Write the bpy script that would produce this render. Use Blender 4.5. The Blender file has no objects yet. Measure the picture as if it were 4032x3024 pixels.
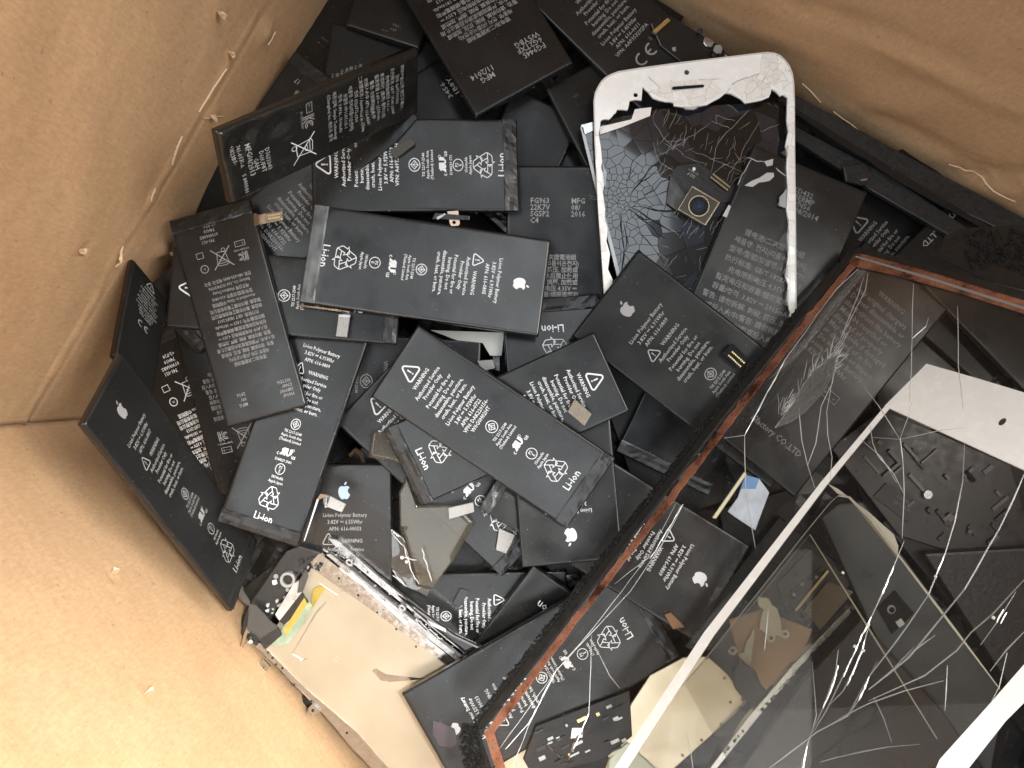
import bpy, bmesh, math, random
import numpy as np
from mathutils import Vector, Matrix, noise
from mathutils.geometry import tessellate_polygon
random.seed(7)
rng = np.random.default_rng(7)
sc = bpy.context.scene
C = sc.collection

# ------------------------------------------------------------ camera, world, lamps
H = 0.36                       # the camera looks straight down into the box; metres
F = 4032 * 28 / 36.0
cd = bpy.data.cameras.new('camera'); cam = bpy.data.objects.new('camera', cd); C.objects.link(cam)
cam.location = (0, 0, H); cam.rotation_euler = (0, 0, 0)
cd.lens = 28; cd.sensor_width = 36; cd.clip_start = 0.005; cd.clip_end = 30
sc.camera = cam
sc.render.resolution_x = 1024; sc.render.resolution_y = 768
w = bpy.data.worlds.new("World"); sc.world = w; w.use_nodes = True
w.node_tree.nodes['Background'].inputs[0].default_value = (0.80, 0.86, 1.0, 1)
w.node_tree.nodes['Background'].inputs[1].default_value = 0.29

def lamp(name, loc, target, size, power, color, size_y=None, spread=180):
    d = bpy.data.lights.new(name, 'AREA'); d.shape = 'RECTANGLE'; d.size = size; d.size_y = size_y or size
    d.energy = power; d.color = color; d.spread = math.radians(spread)
    o = bpy.data.objects.new(name, d); C.objects.link(o); o.location = loc
    o.rotation_euler = (Vector(target) - Vector(loc)).to_track_quat('-Z', 'Y').to_euler()
    return o
# window light from beyond the right-hand wall, and the ceiling panel towards the lower edge of the picture
lamp('window_light', (0.90, 0.36, 1.0), (-0.05, -0.03, 0.02), 0.95, 27, (1.0, 0.955, 0.89), 0.95)
lamp('ceiling_panel', (0.0, -0.76, 1.45), (0, -0.76, 0), 1.3, 11, (0.94, 0.98, 1.0), 0.80)
lamp('left_ceiling_panel', (-0.66, 0.12, 1.45), (-0.66, 0.12, 0), 0.95, 9, (0.93, 0.98, 1.0), 0.90)
lamp('far_ceiling_panel', (0.20, 0.43, 1.45), (0.20, 0.43, 0), 0.26, 1.15, (0.88, 0.95, 1.0), 0.48)
lamp('wall_patch_fill', (0.13, 0.06, 0.62), (-0.105, -0.175, 0.08), 0.05, 0.44, (1.0, 0.97, 0.91), 0.05, 34)  # added lamp, no such source seen: makes the bright patch on the lower-left wall

sc.view_settings.view_transform = 'Standard'; sc.view_settings.look = 'None'
sc.view_settings.exposure = 0.0; sc.view_settings.gamma = 1.0
try:
    sc.cycles.transparent_max_bounces = 32; sc.cycles.max_bounces = 8
except Exception: pass

# ------------------------------------------------------------ materials
def nmat(name):
    m = bpy.data.materials.new(name); m.use_nodes = True
    return m, m.node_tree, m.node_tree.nodes, m.node_tree.links, m.node_tree.nodes['Principled BSDF']
def noise_node(nt, scale, detail=4, rough=0.6, coord='Object', stretch=None):
    tc = nt.nodes.new('ShaderNodeTexCoord'); n = nt.nodes.new('ShaderNodeTexNoise')
    n.inputs['Scale'].default_value = scale; n.inputs['Detail'].default_value = detail; n.inputs['Roughness'].default_value = rough
    if stretch:
        mp = nt.nodes.new('ShaderNodeMapping'); mp.inputs['Scale'].default_value = stretch
        nt.links.new(tc.outputs[coord], mp.inputs[0]); nt.links.new(mp.outputs[0], n.inputs['Vector'])
    else: nt.links.new(tc.outputs[coord], n.inputs['Vector'])
    return n
def ramp(nt, src, stops):
    r = nt.nodes.new('ShaderNodeValToRGB'); e = r.color_ramp.elements
    while len(e) < len(stops): e.new(0.5)
    for k, (p, c) in enumerate(stops):
        e[k].position = p; e[k].color = (c[0], c[1], c[2], 1) if hasattr(c, '__len__') else (c, c, c, 1)
    nt.links.new(src, r.inputs[0]); return r
def mixc(nt, fac, a, b, mode='MIX'):
    n = nt.nodes.new('ShaderNodeMix'); n.data_type = 'RGBA'; n.blend_type = mode
    for sock, v in ((n.inputs[0], fac), (n.inputs[6], a), (n.inputs[7], b)):
        if hasattr(v, 'type') and hasattr(v, 'links'): nt.links.new(v, sock)
        elif hasattr(v, '__len__'): sock.default_value = (v[0], v[1], v[2], 1)
        else: sock.default_value = v
    return n.outputs[2]
def bump(nt, src, dist, strength=1.0, prev=None):
    b = nt.nodes.new('ShaderNodeBump'); b.inputs['Distance'].default_value = dist; b.inputs['Strength'].default_value = strength
    nt.links.new(src, b.inputs['Height'])
    if prev: nt.links.new(prev, b.inputs['Normal'])
    return b.outputs[0]
def simple(name, col, rough=0.5, metal=0.0, spec=0.5, var=0.0, scale=300, bd=0.0, coat=0.0):
    m, nt, N, L, P = nmat(name)
    P.inputs['Base Color'].default_value = (*col, 1); P.inputs['Roughness'].default_value = rough
    P.inputs['Metallic'].default_value = metal; P.inputs['Specular IOR Level'].default_value = spec
    P.inputs['Coat Weight'].default_value = coat; P.inputs['Coat Roughness'].default_value = 0.1
    if var or bd:
        n = noise_node(nt, scale, 2 if scale < 260 else 4)
        if var:
            r = ramp(nt, n.outputs['Fac'], [(0.3, [c * (1 - var) for c in col]), (0.7, [min(1, c * (1 + var)) for c in col])])
            L.new(r.outputs[0], P.inputs['Base Color'])
            r2 = ramp(nt, n.outputs['Fac'], [(0.3, max(0.02, rough - 0.1)), (0.7, min(1, rough + 0.1))])
            L.new(r2.outputs[0], P.inputs['Roughness'])
        if bd: L.new(bump(nt, n.outputs['Fac'], bd), P.inputs['Normal'])
    return m
def battery_mat(name, col, rough, wav=0.0002, spec=0.5):
    m, nt, N, L, P = nmat(name)
    oi = N.new('ShaderNodeObjectInfo')
    hv = N.new('ShaderNodeHueSaturation'); hv.inputs['Color'].default_value = (*col, 1)
    mr = N.new('ShaderNodeMapRange'); mr.inputs[3].default_value = 0.8; mr.inputs[4].default_value = 1.25
    L.new(oi.outputs['Random'], mr.inputs[0]); L.new(mr.outputs[0], hv.inputs['Value'])
    smudge = noise_node(nt, 40, 3, 0.5)
    rs = ramp(nt, smudge.outputs['Fac'], [(0.33, rough - 0.07), (0.67, rough + 0.13)]); L.new(rs.outputs[0], P.inputs['Roughness'])
    dust = noise_node(nt, 1100, 2, 0.4)
    rd = ramp(nt, dust.outputs['Fac'], [(0.735, 0.0), (0.775, 0.22)])
    scr = noise_node(nt, 60, 3, 0.5, stretch=(1, 14, 1))
    rsc = ramp(nt, scr.outputs['Fac'], [(0.70, 0.0), (0.78, 0.05)])
    c1 = mixc(nt, rd.outputs[0], hv.outputs[0], (0.6, 0.6, 0.58))
    c2 = mixc(nt, rsc.outputs[0], c1, (0.35, 0.35, 0.35))
    L.new(c2, P.inputs['Base Color'])
    fine = noise_node(nt, 2600, 2); wave = noise_node(nt, 60, 2, 0.4)
    b1 = bump(nt, wave.outputs['Fac'], wav); L.new(bump(nt, fine.outputs['Fac'], 0.00002, 0.12, b1), P.inputs['Normal'])
    P.inputs['Specular IOR Level'].default_value = spec
    return m
BLACK = battery_mat('matte_black_foil', (0.0105, 0.0107, 0.0108), 0.25)
BLACK_D = battery_mat('shaded_black_foil', (0.0090, 0.0090, 0.0088), 0.28, spec=0.30)  # darker, less shiny foil copy: shade of the gaps put into the colour
BLACK_G = battery_mat('creased_glossy_foil', (0.0110, 0.0110, 0.0105), 0.24, 0.0006)
FLAPM = battery_mat('folded_black_seal', (0.012, 0.012, 0.012), 0.28, 0.0008)
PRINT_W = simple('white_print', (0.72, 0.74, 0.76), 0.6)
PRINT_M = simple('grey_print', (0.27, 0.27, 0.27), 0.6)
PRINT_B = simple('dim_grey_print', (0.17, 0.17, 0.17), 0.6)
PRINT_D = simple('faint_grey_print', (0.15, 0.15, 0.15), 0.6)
FOAM = simple('silver_grey_foam', (0.33, 0.33, 0.325), 0.5, 0.6, var=0.35, scale=2500, bd=0.0002)
FOAM_D = simple('brown_grey_foam', (0.24, 0.21, 0.17), 0.6, 0.35, var=0.3, scale=2200, bd=0.0002)
CHROME = simple('bare_steel', (0.50, 0.50, 0.49), 0.16, 1.0, var=0.12, scale=500, bd=0.00002)
STEEL = simple('scuffed_steel', (0.40, 0.40, 0.40), 0.30, 0.9, var=0.3, scale=300, bd=0.00004)
GOLDP = simple('gold_contact', (0.75, 0.60, 0.30), 0.3, 1.0)
FLEX = simple('black_flex', (0.012, 0.012, 0.012), 0.25, bd=0.0001)
FLEXG = simple('grey_film', (0.045, 0.045, 0.044), 0.22, bd=0.0003, scale=120)
SILVT = simple('silver_tape', (0.52, 0.52, 0.50), 0.35, 0.6, var=0.15, scale=200, bd=0.0002)
TEAL = simple('grey_green_film', (0.22, 0.27, 0.20), 0.25, var=0.2, scale=150)
YELLOW = simple('amber_strip', (0.30, 0.22, 0.04), 0.35, var=0.15, scale=200)
WHITE = simple('white_glass_bezel', (0.91, 0.90, 0.87), 0.22, coat=0.6, var=0.03, scale=250)
WHITE_S = simple('cracked_white_glaze', (0.84, 0.81, 0.77), 0.25, coat=0.7, var=0.04, scale=400)
CREAM = simple('cream_plastic_piece', (0.62, 0.62, 0.50), 0.45, var=0.08, scale=120)
BLACKGL = simple('black_gloss_plastic', (0.008, 0.008, 0.009), 0.12)
BLACKP = simple('black_plastic', (0.014, 0.014, 0.014), 0.4, var=0.3, scale=500, bd=0.0002)
SLATE = simple('slate_grey_shell', (0.060, 0.068, 0.072), 0.35, 0.3, var=0.12, scale=60)
RUBBER = simple('fuzzy_black_adhesive', (0.012, 0.012, 0.012), 0.75, var=0.6, scale=1500, bd=0.0012)
SPEC = simple('grey_debris', (0.30, 0.30, 0.29), 0.5, 0.3)
STICK = simple('white_sticker', (0.8, 0.8, 0.8), 0.5)
BLUEF = simple('blue_white_film', (0.42, 0.47, 0.54), 0.3, var=0.2, scale=120)
ORANGE = simple('orange_flex', (0.17, 0.085, 0.035), 0.35, 0.3)
SHARD = simple('black_screen_glass', (0.012, 0.014, 0.020), 0.05, coat=0.8)
SHARD_B = simple('brown_black_screen_glass', (0.010, 0.008, 0.007), 0.12)
GLUE = simple('dried_white_glue', (0.45, 0.45, 0.44), 0.5)
LENS = simple('lens_glass', (0.010, 0.012, 0.022), 0.04, coat=1.0)
GAP = simple('dark_crack', (0.003, 0.003, 0.003), 0.9)

def copper_mat():
    m, nt, N, L, P = nmat('copper_tape')
    n = noise_node(nt, 60, 5, 0.7); n2 = noise_node(nt, 900, 3)
    r = ramp(nt, n.outputs['Fac'], [(0.36, (0.07, 0.025, 0.015)), (0.46, (0.30, 0.13, 0.08)), (0.60, (0.46, 0.215, 0.14)), (0.74, (0.28, 0.24, 0.22))])
    L.new(r.outputs[0], P.inputs['Base Color']); P.inputs['Metallic'].default_value = 0.55
    rr = ramp(nt, n2.outputs['Fac'], [(0.3, 0.22), (0.7, 0.5)]); L.new(rr.outputs[0], P.inputs['Roughness'])
    L.new(bump(nt, n2.outputs['Fac'], 0.0003), P.inputs['Normal']); return m
COPPER = copper_mat()
def reflector_mat():
    m, nt, N, L, P = nmat('pearly_reflector_sheet')
    n = noise_node(nt, 22, 3, 0.5); 
    r = ramp(nt, n.outputs['Fac'], [(0.35, (0.36, 0.315, 0.235)), (0.65, (0.45, 0.40, 0.31))])
    L.new(r.outputs[0], P.inputs['Base Color']); P.inputs['Metallic'].default_value = 0.5
    P.inputs['Roughness'].default_value = 0.30; L.new(bump(nt, n.outputs['Fac'], 0.0012), P.inputs['Normal']); return m
REFL = reflector_mat()
def gold_mat():
    m, nt, N, L, P = nmat('pale_gold_plate')
    n = noise_node(nt, 30, 3, 0.5)
    r = ramp(nt, n.outputs['Fac'], [(0.35, (0.62, 0.54, 0.38)), (0.65, (0.74, 0.66, 0.50))])
    L.new(r.outputs[0], P.inputs['Base Color']); P.inputs['Metallic'].default_value = 0.7
    P.inputs['Roughness'].default_value = 0.3; L.new(bump(nt, n.outputs['Fac'], 0.0008), P.inputs['Normal']); return m
GOLD = gold_mat()
def card_mat():
    m, nt, N, L, P = nmat('brown_cardboard')
    big = noise_node(nt, 9, 4, 0.6); mid = noise_node(nt, 60, 5, 0.7, stretch=(1, 1, 2.2)); fib = noise_node(nt, 900, 3, 0.7, stretch=(1, 1, 0.35))
    sp = noise_node(nt, 420, 2, 0.5)
    c0 = ramp(nt, big.outputs['Fac'], [(0.3, (0.45, 0.285, 0.155)), (0.7, (0.55, 0.365, 0.215))])
    c1 = ramp(nt, mid.outputs['Fac'], [(0.3, 0.45), (0.7, 0.55)])
    o1 = mixc(nt, 0.55, c0.outputs[0], c1.outputs[0], 'OVERLAY')
    c2 = ramp(nt, fib.outputs['Fac'], [(0.25, 0.36), (0.75, 0.64)])
    o2 = mixc(nt, 0.5, o1, c2.outputs[0], 'OVERLAY')
    c3 = ramp(nt, sp.outputs['Fac'], [(0.70, 0.0), (0.75, 0.40)])
    o3 = mixc(nt, c3.outputs[0], o2, (0.16, 0.09, 0.05))
    L.new(o3, P.inputs['Base Color']); P.inputs['Roughness'].default_value = 0.62; P.inputs['Specular IOR Level'].default_value = 0.3
    b = bump(nt, mid.outputs['Fac'], 0.00025); L.new(bump(nt, fib.outputs['Fac'], 0.00004, 0.7, b), P.inputs['Normal']); return m
CARD = card_mat()
PULP = simple('torn_paper_pulp', (0.58, 0.43, 0.285), 0.8, var=0.15, scale=600, bd=0.0003)

def glass_mat(name, tint, refl=1.0, haze=0.0, rough=0.02, hcol=(0.5, 0.5, 0.5)):
    m = bpy.data.materials.new(name); m.use_nodes = True; nt = m.node_tree; nt.nodes.clear(); L = nt.links
    out = nt.nodes.new('ShaderNodeOutputMaterial'); tr = nt.nodes.new('ShaderNodeBsdfTransparent'); tr.inputs[0].default_value = (*tint, 1)
    gl = nt.nodes.new('ShaderNodeBsdfGlossy'); gl.inputs['Roughness'].default_value = rough
    fr = nt.nodes.new('ShaderNodeFresnel'); fr.inputs[0].default_value = 1.45
    mul = nt.nodes.new('ShaderNodeMath'); mul.operation = 'MULTIPLY'; mul.inputs[1].default_value = refl
    L.new(fr.outputs[0], mul.inputs[0])
    mx = nt.nodes.new('ShaderNodeMixShader'); L.new(mul.outputs[0], mx.inputs[0]); L.new(tr.outputs[0], mx.inputs[1]); L.new(gl.outputs[0], mx.inputs[2])
    last = mx.outputs[0]
    if haze:
        df = nt.nodes.new('ShaderNodeBsdfDiffuse'); df.inputs[0].default_value = (*hcol, 1)
        n = noise_node(nt, 30, 1, 0.4); r = ramp(nt, n.outputs['Fac'], [(0.3, haze * 0.7), (0.75, haze * 1.3)])
        m2 = nt.nodes.new('ShaderNodeMixShader'); L.new(r.outputs[0], m2.inputs[0]); L.new(last, m2.inputs[1]); L.new(df.outputs[0], m2.inputs[2]); last = m2.outputs[0]
    L.new(last, out.inputs[0]); return m
GLASS = glass_mat('dusty_clear_glass', (0.95, 0.94, 0.93), 0.22, 0.002)
GLASS2 = glass_mat('smoky_clear_glass', (0.90, 0.89, 0.87), 0.35, 0.004)
FILM = glass_mat('yellowed_clear_film', (0.80, 0.76, 0.68), 1.4, 0.09, 0.10, (0.36, 0.33, 0.28))
FILM_T = glass_mat('thin_clear_film', (0.93, 0.93, 0.92), 2.0, 0.05, 0.08)
CRACK = glass_mat('crack_glint', (0.75, 0.75, 0.75), 2.5, 0.45, 0.1, (0.75, 0.75, 0.74))
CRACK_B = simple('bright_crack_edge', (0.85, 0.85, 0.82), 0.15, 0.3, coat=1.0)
CRACK_G = glass_mat('dull_crack_line', (0.7, 0.68, 0.66), 1.5, 0.28, 0.15, (0.50, 0.47, 0.44))
EDGE = simple('bright_glass_edge', (0.60, 0.60, 0.50), 0.2, coat=1.0)
PANEL_IN = simple('clear_shard_edge', (0.35, 0.36, 0.35), 0.1, coat=1.0)

# ------------------------------------------------------------ rays, planes, pile height
def ray(px, py): return (px - 2016) / F, -(py - 1512) / F
class Plane:                       # z = z0 + a*x + b*y
    def __init__(s, z0, a=0.0, b=0.0): s.z0, s.a, s.b = z0, a, b; s.n = Vector((-a, -b, 1)).normalized()
    def at(s, px, py, h=0.0):
        dx, dy = ray(px, py); t = (H - s.z0 - h * math.sqrt(1 + s.a**2 + s.b**2)) / (1 + s.a * dx + s.b * dy)
        return Vector((dx * t, dy * t, H - t))
    def up(s, d): return Plane(s.z0 + d * math.sqrt(1 + s.a**2 + s.b**2), s.a, s.b)
CELL = 0.002; NG = 360; X0 = -0.30
gx = X0 + (np.arange(NG) + 0.5) * CELL
GX, GY = np.meshgrid(gx, gx - 0.08, indexing='ij')
HM = np.zeros((NG, NG))
def inside(poly):
    m = np.zeros(GX.shape, bool); n = len(poly); j = n - 1
    for i in range(n):
        xi, yi, xj, yj = poly[i][0], poly[i][1], poly[j][0], poly[j][1]
        if yi != yj:
            c = ((yi > GY) != (yj > GY)) & (GX < (xj - xi) * (GY - yi) / (yj - yi) + xi); m ^= c
        j = i
    return m
def settle(px, T, tilt=0.11, fixed=None, lift=0.0):
    """Drop a slab of thickness T on the pile: the plane of its top, and its footprint is added to the pile."""
    global HM
    pl = Plane(0.03)
    for it in range(3):
        poly = [pl.at(*p) for p in px]; cx = sum(p.x for p in poly) / len(poly); cy = sum(p.y for p in poly) / len(poly)
        m = inside(poly)
        if m.sum() < 4: m = (abs(GX - cx) < 0.004) & (abs(GY - cy) < 0.004)
        xs, ys, hs = GX[m] - cx, GY[m] - cy, HM[m]
        if fixed: a, b = fixed
        else:
            a = b = 0.0; step = tilt / 4
            for rnd in range(3):
                best = None
                for i in range(-4, 5):
                    for j in range(-4, 5):
                        aa, bb = a + i * step, b + j * step
                        if math.hypot(aa, bb) > tilt: continue
                        z = (hs - aa * xs - bb * ys).max() + 0.0006 * math.hypot(aa, bb) / tilt
                        if best is None or z < best[0]: best = (z, aa, bb)
                _, a, b = best; step /= 4
        z = (hs - a * xs - b * ys).max() + 0.0002 + lift
        pl = Plane(z + T * math.sqrt(1 + a * a + b * b) - a * cx - b * cy, a, b)
    poly = [pl.at(*p) for p in px]; m = inside(poly)
    HM[m] = np.maximum(HM[m], np.minimum(0.046, (pl.z0 + pl.a * GX + pl.b * GY)[m]))
    return pl

def lean(px, dx, dy, z=.05):
    """the slope, rising about the given way, whose true rectangle looks most like the traced outline"""
    best = None; q = math.hypot(dx, dy); cx = sum(p[0] for p in px) / 4; cy = sum(p[1] for p in px) / 4; c = Plane(z).at(cx, cy); a0 = math.atan2(dy, dx)
    for i in range(0, 49):
        for j in range(-8, 9):
            k = i / 20; an = a0 + j * .11; a, b = math.cos(an) * k, math.sin(an) * k; pl = Plane(z - a * c.x - b * c.y, a, b); P = [pl.at(*p) for p in px]
            if min(p.z for p in P) < -.05: continue
            m, u, v, W, L = fit_rect(P, pl.n); e = 0
            for (sx, sy), (x, y) in zip(((-1, 1), (1, 1), (1, -1), (-1, -1)), px):
                Q = m + u * (W / 2 * sx) + v * (L / 2 * sy); e += (Q.x / (H - Q.z) * F + 2016 - x) ** 2 + (-Q.y / (H - Q.z) * F + 1512 - y) ** 2
            e += 60 * k
            if best is None or e < best[0]: best = (e, a, b)
    return best[1], best[2]
def fit_rect(P, n):
    m = sum(P, Vector()) / 4; u = ((P[1] - P[0]) + (P[2] - P[3])).normalized(); v0 = ((P[0] - P[3]) + (P[1] - P[2])).normalized()
    u = (u + v0.cross(n) * 1.6).normalized(); v = n.cross(u).normalized(); u = v.cross(n)
    return m, u, v, ((P[1] - P[0]).length + (P[2] - P[3]).length) / 2, ((P[0] - P[3]).length + (P[1] - P[2]).length) / 2
# ------------------------------------------------------------ object helpers
def tag(o, label=None, cat=None, group=None, kind=None):
    if label: o['label'] = label
    if cat: o['category'] = cat
    if group: o['group'] = group
    if kind: o['kind'] = kind
    return o
def thing(name, label, cat, loc, group=None, mat3=None):
    o = bpy.data.objects.new(name, None); C.objects.link(o); o.empty_display_size = 0.01
    if mat3 is not None: o.matrix_world = Matrix.Translation(loc) @ mat3.to_4x4()
    else: o.matrix_world = Matrix.Translation(loc)
    return tag(o, label, cat, group)
def mesh_obj(name, verts, faces, mat, parent=None, off=None, smooth=False, matidx=None):
    me = bpy.data.meshes.new(name)
    if off is not None: verts = [(v[0] - off[0], v[1] - off[1], v[2] - off[2]) for v in verts]
    me.from_pydata([tuple(v) for v in verts], [], faces)
    for m in (mat if isinstance(mat, (list, tuple)) else [mat]): me.materials.append(m)
    if matidx: me.polygons.foreach_set('material_index', matidx)
    if smooth: me.polygons.foreach_set('use_smooth', [True] * len(me.polygons))
    me.update()
    o = bpy.data.objects.new(name, me); C.objects.link(o)
    if parent: o.parent = parent
    return o
def tess(loops):
    return tessellate_polygon([[Vector((p[0], p[1], 0)) for p in l] for l in loops])
def area(l): return sum(l[i][0] * l[(i + 1) % len(l)][1] - l[(i + 1) % len(l)][0] * l[i][1] for i in range(len(l)))
def prism(loops3, n, T, up=0.0):
    """loops3: list of loops of 3d points on a plane (outer first, holes after); gives top, bottom and sides."""
    flat = [p for l in loops3 for p in l]; k = len(flat)
    ax = Vector((1, 0, 0)); u = (ax - n * ax.dot(n)).normalized(); v = n.cross(u)
    l2 = [[(p.dot(u), p.dot(v)) for p in l] for l in loops3]
    tris = tess(l2); fl2 = [q for l in l2 for q in l]
    verts = [p + n * up for p in flat] + [p + n * (up - T) for p in flat]
    faces = []
    for t in tris:
        a = (fl2[t[1]][0] - fl2[t[0]][0]) * (fl2[t[2]][1] - fl2[t[0]][1]) - (fl2[t[2]][0] - fl2[t[0]][0]) * (fl2[t[1]][1] - fl2[t[0]][1])
        t = tuple(t) if a > 0 else tuple(reversed(t))
        faces.append(t); faces.append(tuple(i + k for i in reversed(t)))
    s = 0
    for li, l in enumerate(loops3):
        m = len(l); ccw = area(l2[li]) > 0
        if li: ccw = not ccw
        for i in range(m):
            a, b = s + i, s + (i + 1) % m
            faces.append((b, a, a + k, b + k) if ccw else (a, b, b + k, a + k))
        s += m
    return verts, faces
def slab(name, px, pl, T, mat, parent=None, h=0.0, holes=(), bevel=0.0):
    loops = [[pl.at(x, y, h) for x, y in px]] + [[pl.at(x, y, h) for x, y in hl] for hl in holes]
    v, f = prism(loops, pl.n, T); off = parent.matrix_world.translation if parent else sum(loops[0], Vector()) / len(px)
    o = mesh_obj(name, v, f, mat, parent, off)
    if not parent: o.location = off
    if bevel:
        md = o.modifiers.new('bevel', 'BEVEL'); md.width = bevel; md.segments = 2; md.limit_method = 'ANGLE'; md.angle_limit = 0.9
    return o
def circle_px(cx, cy, r, n=20, ry=None, rot=0):
    ry = ry or r
    return [(cx + r * math.cos(t) * math.cos(rot) - ry * math.sin(t) * math.sin(rot), cy + r * math.cos(t) * math.sin(rot) + ry * math.sin(t) * math.cos(rot)) for t in [2 * math.pi * i / n for i in range(n)]]
def ribbon(name, lines, pl, wid, mat, parent, h=0.0, thick=0.5, jit=0.25, stuff=False):
    """lines in pixels laid on a plane as thin ridges with a triangular section; one mesh"""
    V, Fc = [], []; off = parent.matrix_world.translation; n = pl.n
    for ln in lines:
        ww = wid
        if isinstance(ln, tuple): ww, ln = ln
        pts = [pl.at(x, y, h) for x, y in ln]
        rows = []
        for i, p in enumerate(pts):
            d = (pts[min(i + 1, len(pts) - 1)] - pts[max(i - 1, 0)]);
            if d.length < 1e-9: continue
            s = d.normalized().cross(n); k = ww * 0.5 * random.uniform(1 - jit, 1 + jit)
            if i in (0, len(pts) - 1): k *= 0.5
            b = len(V); V += [p - s * k, p + n * k * thick * 2, p + s * k]; rows.append(b)
        for a, b in zip(rows, rows[1:]): Fc += [(a, b, b + 1, a + 1), (a + 1, b + 1, b + 2, a + 2), (a, a + 2, b + 2, b)]
    o = mesh_obj(name, V, Fc, mat, parent, off)
    if stuff: o['kind'] = 'stuff'
    return o
def subdiv(ln, step=40, amp=3):
    out = [ln[0]]
    for (x0, y0), (x1, y1) in zip(ln, ln[1:]):
        d = math.hypot(x1 - x0, y1 - y0); k = max(1, int(d / step))
        for i in range(1, k + 1):
            t = i / k; j = amp if i < k else 0
            out.append((x0 + (x1 - x0) * t + random.uniform(-j, j), y0 + (y1 - y0) * t + random.uniform(-j, j)))
    return out

# ------------------------------------------------------------ print: text and marks in millimetres, portrait frame
_tc = {}
def text2d(s):
    if s in _tc: return _tc[s]
    c = bpy.data.curves.new('t', 'FONT'); c.body = s; c.resolution_u = 1; c.offset = 0.012
    o = bpy.data.objects.new('t', c); C.objects.link(o)
    me = bpy.data.meshes.new_from_object(o.evaluated_get(bpy.context.evaluated_depsgraph_get()))
    V = np.array([(v.co.x, v.co.y) for v in me.vertices]) if me.vertices else np.zeros((0, 2))
    Fc = [tuple(p.vertices) for p in me.polygons]
    bpy.data.objects.remove(o); bpy.data.curves.remove(c); bpy.data.meshes.remove(me)
    _tc[s] = (V, Fc); return _tc[s]
class Ink:
    def __init__(s): s.V, s.F = [], []
    def add(s, V, Fc):
        b = len(s.V); s.V += [tuple(p) for p in V]; s.F += [tuple(i + b for i in f) for f in Fc]
    def text(s, t, x, y, size, rot=0, sx=0.9, align='c', mirror=False):
        V, Fc = text2d(t)
        if not len(V): return
        V = V.copy(); V[:, 0] *= sx; w = V[:, 0].max()
        V[:, 0] -= w / 2 if align == 'c' else (0 if align == 'l' else w)
        V[:, 1] -= 0.33
        V *= size
        if mirror: V[:, 0] *= -1; Fc = [tuple(reversed(f)) for f in Fc]
        c, sn = math.cos(rot), math.sin(rot)
        s.add([(x + p[0] * c - p[1] * sn, y + p[0] * sn + p[1] * c) for p in V], Fc)
    def poly(s, pts):
        if area(pts) < 0: pts = pts[::-1]
        t = tess([pts]); out = []
        for q in t:
            a = (pts[q[1]][0] - pts[q[0]][0]) * (pts[q[2]][1] - pts[q[0]][1]) - (pts[q[2]][0] - pts[q[0]][0]) * (pts[q[1]][1] - pts[q[0]][1])
            out.append(tuple(q) if a > 0 else tuple(reversed(q)))
        s.add(pts, out)
    def stroke(s, pts, w, closed=False):
        n = len(pts); L = []
        for i in range(n):
            p0 = pts[(i - 1) % n] if closed or i else pts[i]; p1 = pts[(i + 1) % n] if closed or i < n - 1 else pts[i]
            d0 = Vector(pts[i]) - Vector(p0); d1 = Vector(p1) - Vector(pts[i])
            d0 = d0.normalized() if d0.length > 1e-9 else d1.normalized(); d1 = d1.normalized() if d1.length > 1e-9 else d0
            t = (d0 + d1); t = t.normalized() if t.length > 1e-6 else d0
            nn = Vector((-t.y, t.x)); k = w / 2 / max(0.45, nn.dot(Vector((-d0.y, d0.x))))
            L.append((Vector(pts[i]) + nn * k, Vector(pts[i]) - nn * k))
        b = len(s.V)
        for a, c in L: s.V += [tuple(a), tuple(c)]
        for i in range(n if closed else n - 1):
            j = (i + 1) % n; s.F.append((b + 2 * i, b + 2 * i + 1, b + 2 * j + 1, b + 2 * j))
    def circ(s, x, y, r, w, n=22, a0=0, a1=360):
        full = a1 - a0 >= 360; m = n if full else n + 1
        s.stroke([(x + r * math.cos(math.radians(a0 + (a1 - a0) * i / n)), y + r * math.sin(math.radians(a0 + (a1 - a0) * i / n))) for i in range(m)], w, full)
def tri_mark(x, y, r):
    k = Ink(); pts = []
    for a in (90, 210, 330):
        cx, cy = x + r * 0.78 * math.cos(math.radians(a)), y + r * 0.78 * math.sin(math.radians(a))
        for da in (-60, -20, 20, 60): pts.append((cx + r * 0.22 * math.cos(math.radians(a + da)), cy + r * 0.22 * math.sin(math.radians(a + da))))
    k.stroke(pts, r * 0.17, True)
    k.poly([(x - r * .09, y + r * .42), (x + r * .09, y + r * .42), (x + r * .06, y - r * .08), (x - r * .06, y - r * .08)])
    k.poly([(x + r * .09 * math.cos(t), y - r * .25 + r * .09 * math.sin(t)) for t in [i * math.pi / 4 for i in range(8)]]); return k
def fruit_mark(x, y, s):
    k = Ink(); P = [(0, 3.0), (1.1, 3.45), (2.2, 3.4), (3.1, 2.8), (3.35, 2.45), (2.55, 1.7), (2.2, .7), (2.45, -.5), (3.2, -1.35), (3.65, -1.65), (3.2, -2.8), (2.4, -4.0), (1.5, -4.6), (.8, -4.5), (0, -4.15), (-.8, -4.5), (-1.5, -4.6), (-2.4, -4.1), (-3.3, -2.8), (-3.85, -1.2), (-3.95, .5), (-3.5, 2.1), (-2.5, 3.15), (-1.3, 3.45)]
    k.poly([(x + a * s / 10, y + b * s / 10) for a, b in P])
    Lf = [(0.05, 3.9), (0.0, 4.9), (.6, 5.7), (1.5, 6.1), (1.6, 5.2), (1.0, 4.3)]
    k.poly([(x + a * s / 10, y + b * s / 10) for a, b in Lf]); return k
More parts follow.
